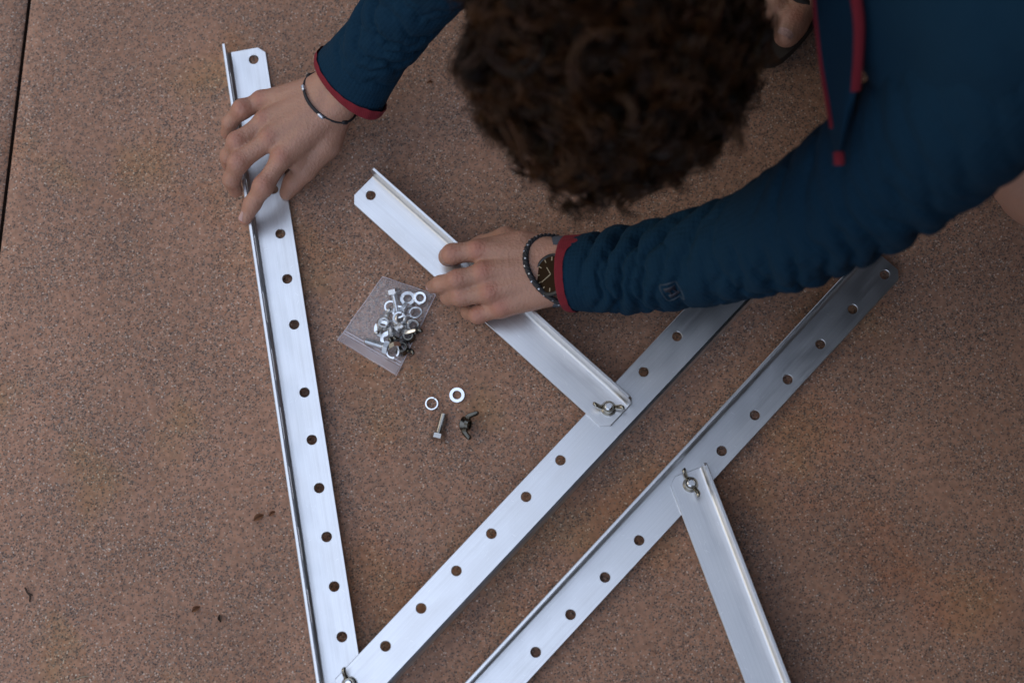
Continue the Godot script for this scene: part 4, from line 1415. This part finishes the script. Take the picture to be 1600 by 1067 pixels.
func lower_clothes(person: Node3D) -> void:
	var pel := Vector3(0.46, 0.34, -1.02)
	var hipl := pel + Vector3(0.10, -0.02, 0.06)
	var hipr := pel + Vector3(-0.10, -0.02, -0.05)
	var kl := Vector3(0.565, 0.075, -0.5403)
	var kr := Vector3(0.06, 0.42, -1.02)
	var m := blob([[[pel, hipl, 0.14, 0.115], [pel, hipr, 0.14, 0.115], [hipl, hipl.lerp(kl, 0.72), 0.115, 0.088], [hipr, hipr.lerp(kr, 0.75), 0.115, 0.088]]], 0.012, 60.0, 60.0)
	relax(m, 2)
	var st := tool()
	add_blob(st, m, func(_p: Vector3) -> Color: return Color.WHITE)
	put("shorts", done(st), M.shorts, person)
	# sandal of the planted foot
	var toe := Vector3(0.3271, 0.034, -0.7352)
	var ar := Vector3(0.460, 0.085, -0.905)
	var fd := toe - ar
	fd.y = 0
	fd = fd.normalized()
	var fs := Vector3(-fd.z, 0, fd.x)
	if fs.x < 0: fs = -fs
	var s := Node3D.new()
	s.name = "sandal"
	person.add_child(s, true)
	var o := toe + fd * 0.032
	o.y = 0.0
	var outline := []
	for k in 40:
		var a := TAU * k / 40.0
		var u := 0.5 - 0.5 * cos(a)
		var half := (0.047 - 0.012 * smoothstep(0.3, 1.0, u)) * pow(absf(sin(a)), 0.4)
		outline.append(o - fd * 0.275 * u - fs * 0.026 + fs * half * signf(sin(a)))
	st = tool()
	for k in 40:
		var p: Vector3 = outline[k]
		var q: Vector3 = outline[(k + 1) % 40]
		var up := Vector3(0, 0.020, 0)
		var lift := Vector3(0, 0.0006, 0)
		quad(st, p + lift, p + up, q + up, q + lift, 1)
		tri(st, o - fd * 0.13 + Vector3(0, 0.018, 0) - fs * 0.02, q + up, p + up, 2)
	put("sole", done(st), M.sole, s)
	st = tool()
	var bl := toe - fd * 0.036
	var arc := []
	for k in 9:
		var a := PI * k / 8.0
		arc.append(bl - fs * 0.028 + fs * cos(a) * 0.048 + Vector3(0, 0.020 - bl.y + sin(a) * 0.034, 0))
	tube(st, arc, arc.map(func(_p): return 0.006), 10, 4, fd, 1, 1.0)
	put("strap", done(st), M.sandal_strap, s)
	st = tool()
	arc = []
	for k in 9:
		var a := PI * k / 8.0
		arc.append(ar - fs * 0.0 + fs * cos(a) * 0.046 + fd * (0.05 * sin(a)) + Vector3(0, -0.060 + sin(a) * 0.060, 0))
	tube(st, arc, arc.map(func(_p): return 0.010), 10, 4, fd)
	put("strap", done(st), M.sandal_strap, s)

# ------------------------------------------------------------------ curly hair
func lock_mesh(turns: float, len: float, rad: float, strands: int, s: int) -> ArrayMesh:
	var r := RandomNumberGenerator.new()
	r.seed = s
	var st := tool()
	for k in strands:
		var ph := r.randf() * 0.9
		var lift := r.randf_range(-0.004, 0.004)
		var wide := rad * r.randf_range(0.75, 1.2)
		var off := Vector3(r.randf_range(-1, 1), 0, r.randf_range(-1, 1)) * 0.0035
		var l := len * r.randf_range(0.8, 1.1)
		var pts := []
		var n := 15
		var tone := r.randf_range(0.75, 1.25)
		for i in n:
			var t := float(i) / (n - 1)
			var a := TAU * turns * t + ph
			var grow := smoothstep(0.0, 0.35, t)
			pts.append(Vector3(cos(a) * wide * grow, l * t * (1.0 - 0.25 * t) + lift * grow, sin(a) * wide * grow) + off)
		var seg := 4
		var fr := []
		for i in n:
			var d: Vector3 = (pts[mini(i + 1, n - 1)] - pts[maxi(i - 1, 0)]).normalized()
			var u := d.cross(Vector3(0.3, 0.2, 0.9)).normalized()
			fr.append([u, d.cross(u)])
		for i in n - 1:
			for q in seg:
				var quadv := []
				for e in [[i, q], [i + 1, q], [i + 1, q + 1], [i, q + 1]]:
					var a: float = TAU * e[1] / seg
					var t: float = float(e[0]) / (n - 1)
					var w := 0.00085 * (1.0 - 0.6 * t)
					quadv.append([pts[e[0]] + (fr[e[0]][0] * cos(a) * 1.3 + fr[e[0]][1] * sin(a)) * w, t])
				for e in [0, 1, 2, 0, 2, 3]:
					var t: float = quadv[e][1]
					st.set_smooth_group(1)
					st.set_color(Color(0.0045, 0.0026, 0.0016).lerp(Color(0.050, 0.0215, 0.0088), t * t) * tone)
					st.add_vertex(quadv[e][0])
	return done(st)

func hair(person: Node3D) -> void:
	var hc := Vector3(0.1054, 0.42, -0.5887)
	var fwd := Vector3(-0.38, -0.78, 0.50).normalized()
	var crown := Vector3(-0.12, 0.55, 0.80)
	crown = (crown - fwd * crown.dot(fwd)).normalized()
	var lft := crown.cross(fwd).normalized()
	var h := Node3D.new()
	h.name = "hair"
	person.add_child(h, true)
	var c := hc + crown * 0.022 - fwd * 0.012
	var m := blob([[[c - fwd * 0.03, c + fwd * 0.012, 0.092, 0.088], [c - crown * 0.06 - fwd * 0.05, c, 0.07, 0.088]]], 0.006, 120.0, 120.0)
	var st := tool()
	add_blob(st, m, func(_p: Vector3) -> Color: return Color.WHITE)
	put("hair_roots", done(st), M.scalp_hair, h)
	var kinds := []
	for i in 6:
		kinds.append(lock_mesh([1.3, 1.8, 2.3, 1.1, 1.6, 2.0][i], [0.052, 0.048, 0.055, 0.044, 0.058, 0.050][i], [0.015, 0.011, 0.009, 0.019, 0.013, 0.010][i], 11, 50 + i))
	for k in 6:
		var list := []
		for i in 270:
			var d := Vector3(rng.randfn(), rng.randfn(), rng.randfn()).normalized()
			# no hair on the face or under the chin
			if d.dot(fwd) > 0.62 and d.dot(crown) < 0.35: continue
			if d.dot(crown) < -0.62: continue
			var bump := 1.0 + 0.18 * fold_noise.get_noise_3d(d.x * 110.0, d.y * 110.0, d.z * 110.0)
			var p := c - fwd * 0.012 + bump * (lft * d.dot(lft) * 0.082 + crown * d.dot(crown) * 0.086 + fwd * d.dot(fwd) * 0.094)
			var y := (d + Vector3(rng.randfn(), rng.randfn(), rng.randfn()) * 0.42 - crown * 0.10).normalized()
			var x := y.cross(Vector3(rng.randfn(), rng.randfn(), rng.randfn())).normalized()
			list.append(Transform3D(Basis(x, y, x.cross(y)) * rng.randf_range(0.75, 1.2), p + d * maxf(0.0, rng.randfn() - 0.8) * 0.014))
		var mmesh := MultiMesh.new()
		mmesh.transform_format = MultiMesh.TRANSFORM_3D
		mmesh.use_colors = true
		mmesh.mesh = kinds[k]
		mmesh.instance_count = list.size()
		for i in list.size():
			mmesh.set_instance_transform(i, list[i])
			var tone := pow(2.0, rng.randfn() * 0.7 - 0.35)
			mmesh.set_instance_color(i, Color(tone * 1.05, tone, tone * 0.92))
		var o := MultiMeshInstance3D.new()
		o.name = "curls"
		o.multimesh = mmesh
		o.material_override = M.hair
		o.set_meta("kind", "stuff")
		h.add_child(o, true)

# ------------------------------------------------------------------ watch and bracelets
func loop(st: SurfaceTool, c: Vector3, u: Vector3, v: Vector3, ru: float, rv: float, r: float, lean: Vector3, n := 48, wob := 0.0) -> void:
	var pts := []
	for i in n:
		var a := TAU * i / n
		pts.append(c + u * cos(a) * ru + v * sin(a) * rv + lean * sin(a) + u * wob * sin(a * 9.0))
	pts.append(pts[0])
	tube(st, pts, pts.map(func(_p): return r), 8, 1, u.cross(v))

func wrist_things() -> void:
	# cord bracelets on the outstretched wrist
	var wr := Vector3(-0.153, 0.075, -0.7127)
	var el := Vector3(-0.0599, 0.165, -0.7602)
	var ax := (wr - el).normalized()
	var u := (Vector3(-0.134, 0.07, -0.6888) - Vector3(-0.1759, 0.07, -0.7384)).normalized()
	u = (u - ax * u.dot(ax)).normalized()
	var v := ax.cross(u)
	if v.y < 0: v = -v
	var o := thing("cord_bracelet", "thin dark cord bracelet with knots on the outstretched wrist", "bracelet", Transform3D(Basis(), wr))
	for k in 2:
		var st := tool()
		loop(st, ax * (0.003 + 0.0012 * k), u, v, 0.0318, 0.0275 + 0.0004 * k, 0.0011, ax * (0.008 - 0.003 * k), 48, 0.0)
		put("cord", done(st), M.cord, o)
	for a in [0.25, 1.15, 2.35, 3.0]:
		var st := tool()
		var p: Vector3 = u * cos(a) * 0.0318 + v * sin(a) * 0.0279 + ax * (0.003 + 0.008 * sin(a))
		var t: Vector3 = (-u * sin(a) * 0.0305 + v * cos(a) * 0.0205).normalized()
		tube(st, [p - t * 0.004, p - t * 0.002, p + t * 0.002, p + t * 0.004], [0.0012, 0.0024, 0.0024, 0.0012], 10, 3, v)
		put("knot", done(st), M.cord if a != 2.35 and a != 1.15 else M.bead, o)
	# watch
	wr = Vector3(0.0547, 0.064, -0.4992)
	el = Vector3(0.1921, 0.143, -0.4664)
	ax = (wr - el).normalized()
	u = (Vector3(0.0474, 0.06, -0.4669) - Vector3(0.0511, 0.06, -0.5383)).normalized()
	u = (u - ax * u.dot(ax)).normalized()
	v = ax.cross(u)
	if v.y < 0: v = -v
	var up := (v + ax * 0.10).normalized()
	var fx := u
	var fz := fx.cross(up)
	var w := thing("wrist_watch", "round dark wrist watch with a brown dial, half under the red cuff", "watch", Transform3D(Basis(fx, up, fz), Vector3(0.051, 0.0826, -0.4896)))
	var st := tool()
	lathe(st, [mm(0, 0), mm(18, 0), mm(20.4, 2), mm(21.6, 4.0), mm(21.6, 6.8), mm(21.0, 8.0), mm(19.2, 8.6), mm(18.4, 7.8)], 64)
	put("case", done(st), M.bezel, w)
	st = tool()
	lathe(st, [mm(18.6, 7.7), mm(0, 7.7)], 64)
	put("dial", done(st), M.dial, w)
	for i in 12:
		st = tool()
		var a := TAU * i / 12.0
		box(st, Vector3(cos(a) * 0.0158, 0.0079, sin(a) * 0.0158), Vector3(0.0036, 0.0004, 0.0010), Basis(Vector3.UP, -a))
		put("hour_mark", done(st), M.marker, w)
	for q in [[2.5, 0.009], [0.95, 0.013]]:
		st = tool()
		box(st, Vector3(cos(q[0]) * q[1] * 0.5, 0.0083, sin(q[0]) * q[1] * 0.5), Vector3(q[1], 0.0004, 0.0008), Basis(Vector3.UP, -q[0]))
		put("hand", done(st), M.marker, w)
	st = tool()
	var inv := w.transform.affine_inverse()
	var pts := []
	for i in 41:
		var a := PI * 0.5 + 0.72 + (TAU - 1.44) * i / 40.0
		var p: Vector3 = wr + u * cos(a) * 0.0345 + v * sin(a) * 0.0205
		pts.append(inv * p)
	tube(st, pts, pts.map(func(_p): return 0.0095), 10, 1, inv.basis * v, 1, 0.22)
	put("strap", done(st), M.strap_grey, w)
	# braided bracelet
	var c := Vector3(0.0451, 0.064, -0.5004)
	o = thing("braided_bracelet", "black braided bracelet with light flecks beside the watch", "bracelet", Transform3D(Basis(), c))
	for k in 3:
		st = tool()
		pts = []
		var n := 150
		for i in n + 1:
			var a := TAU * i / n
			var tw := a * 17.0 + TAU * k / 3.0
			var p := u * cos(a) * (0.0362 + 0.0013 * cos(tw)) + v * sin(a) * (0.0262 + 0.0013 * cos(tw)) + ax * (0.0016 * sin(tw) + 0.025 * sin(a) - 0.014 * cos(a) - 0.015)
			pts.append(p)
		tube(st, pts, pts.map(func(_p): return 0.0019), 6, 1, ax)
		put("braid_strand", done(st), M.cord, o)
	for i in 30:
		st = tool()
		var a := TAU * (i + 0.5) / 30.0
		var p := u * cos(a) * 0.0380 + v * sin(a) * 0.0280 + ax * (0.025 * sin(a) - 0.014 * cos(a) - 0.015 + (0.0009 if i % 2 else -0.0009))
		box(st, p, Vector3(0.0016, 0.0016, 0.0022), Basis(ax, a))
		put("fleck", done(st), M.bead, o)

func make_person() -> void:
	var person := thing("person", "crouching person with curly dark hair in a blue fleece with red cuffs", "person", Transform3D(Basis(), Vector3.ZERO))
	put("body", body_mesh(), M.skin, person)
	jacket(person)
	lower_clothes(person)
	hair(person)

# ------------------------------------------------------------------ scene
func _ready() -> void:
	rng.seed = 20240611
	var cam := Camera3D.new()
	cam.name = "camera"
	cam.transform = Transform3D(Basis(Vector3(0.992546, -0.029483, 0.118249), Vector3(0.121869, 0.240119, -0.963063), Vector3(-0.000000, 0.970296, 0.241922)), Vector3(0, 1.8, 0))
	cam.near = 0.05
	cam.far = 120.0
	cam.keep_aspect = Camera3D.KEEP_HEIGHT
	var ca := CameraAttributesPhysical.new()
	ca.frustum_focal_length = 62.98
	ca.frustum_near = 0.05
	ca.frustum_far = 120.0
	ca.frustum_focus_distance = 1.84
	ca.exposure_aperture = 2.9
	cam.attributes = ca
	cam.fov = 21.57
	add_child(cam)
	cam.make_current()
	var env := Environment.new()
	env.background_mode = Environment.BG_SKY
	var sky := Sky.new()
	var sm := ProceduralSkyMaterial.new()
	sm.sky_top_color = Color(0.76, 0.89, 1.15).linear_to_srgb()
	sm.sky_horizon_color = Color(0.26, 0.30, 0.36).linear_to_srgb()
	sm.sky_curve = 0.5
	sm.ground_bottom_color = Color(0.12, 0.09, 0.07).linear_to_srgb()
	sm.ground_horizon_color = Color(0.2, 0.17, 0.15).linear_to_srgb()
	sky.sky_material = sm
	env.sky = sky
	env.background_energy_multiplier = AIR_ENERGY
	env.tonemap_mode = Environment.TONE_MAPPER_LINEAR
	env.tonemap_exposure = 1.65
	env.sdfgi_enabled = true
	env.ssao_enabled = true
	env.ssil_enabled = true
	var we := WorldEnvironment.new()
	we.name = "world_environment"
	we.environment = env
	add_child(we)
	var sun := DirectionalLight3D.new()
	sun.name = "sun"
	sun.light_color = Color(1.0, 0.97, 0.92)
	sun.light_energy = 0.16
	sun.light_angular_distance = 35.0
	sun.shadow_enabled = true
	sun.basis = Basis.looking_at(Vector3(0.80, -0.55, 0.16))
	add_child(sun)
	skin_noise.frequency = 0.12
	skin_noise.seed = 4
	fold_noise.frequency = 0.01
	fold_noise.seed = 31
	patch_noise.frequency = 0.05
	patch_noise.seed = 15
	make_materials()
	paving()
	carport()
	frame_bars()
	fasteners()
	bag_contents()
	make_bag()
	make_person()
	wrist_things()
	debris()
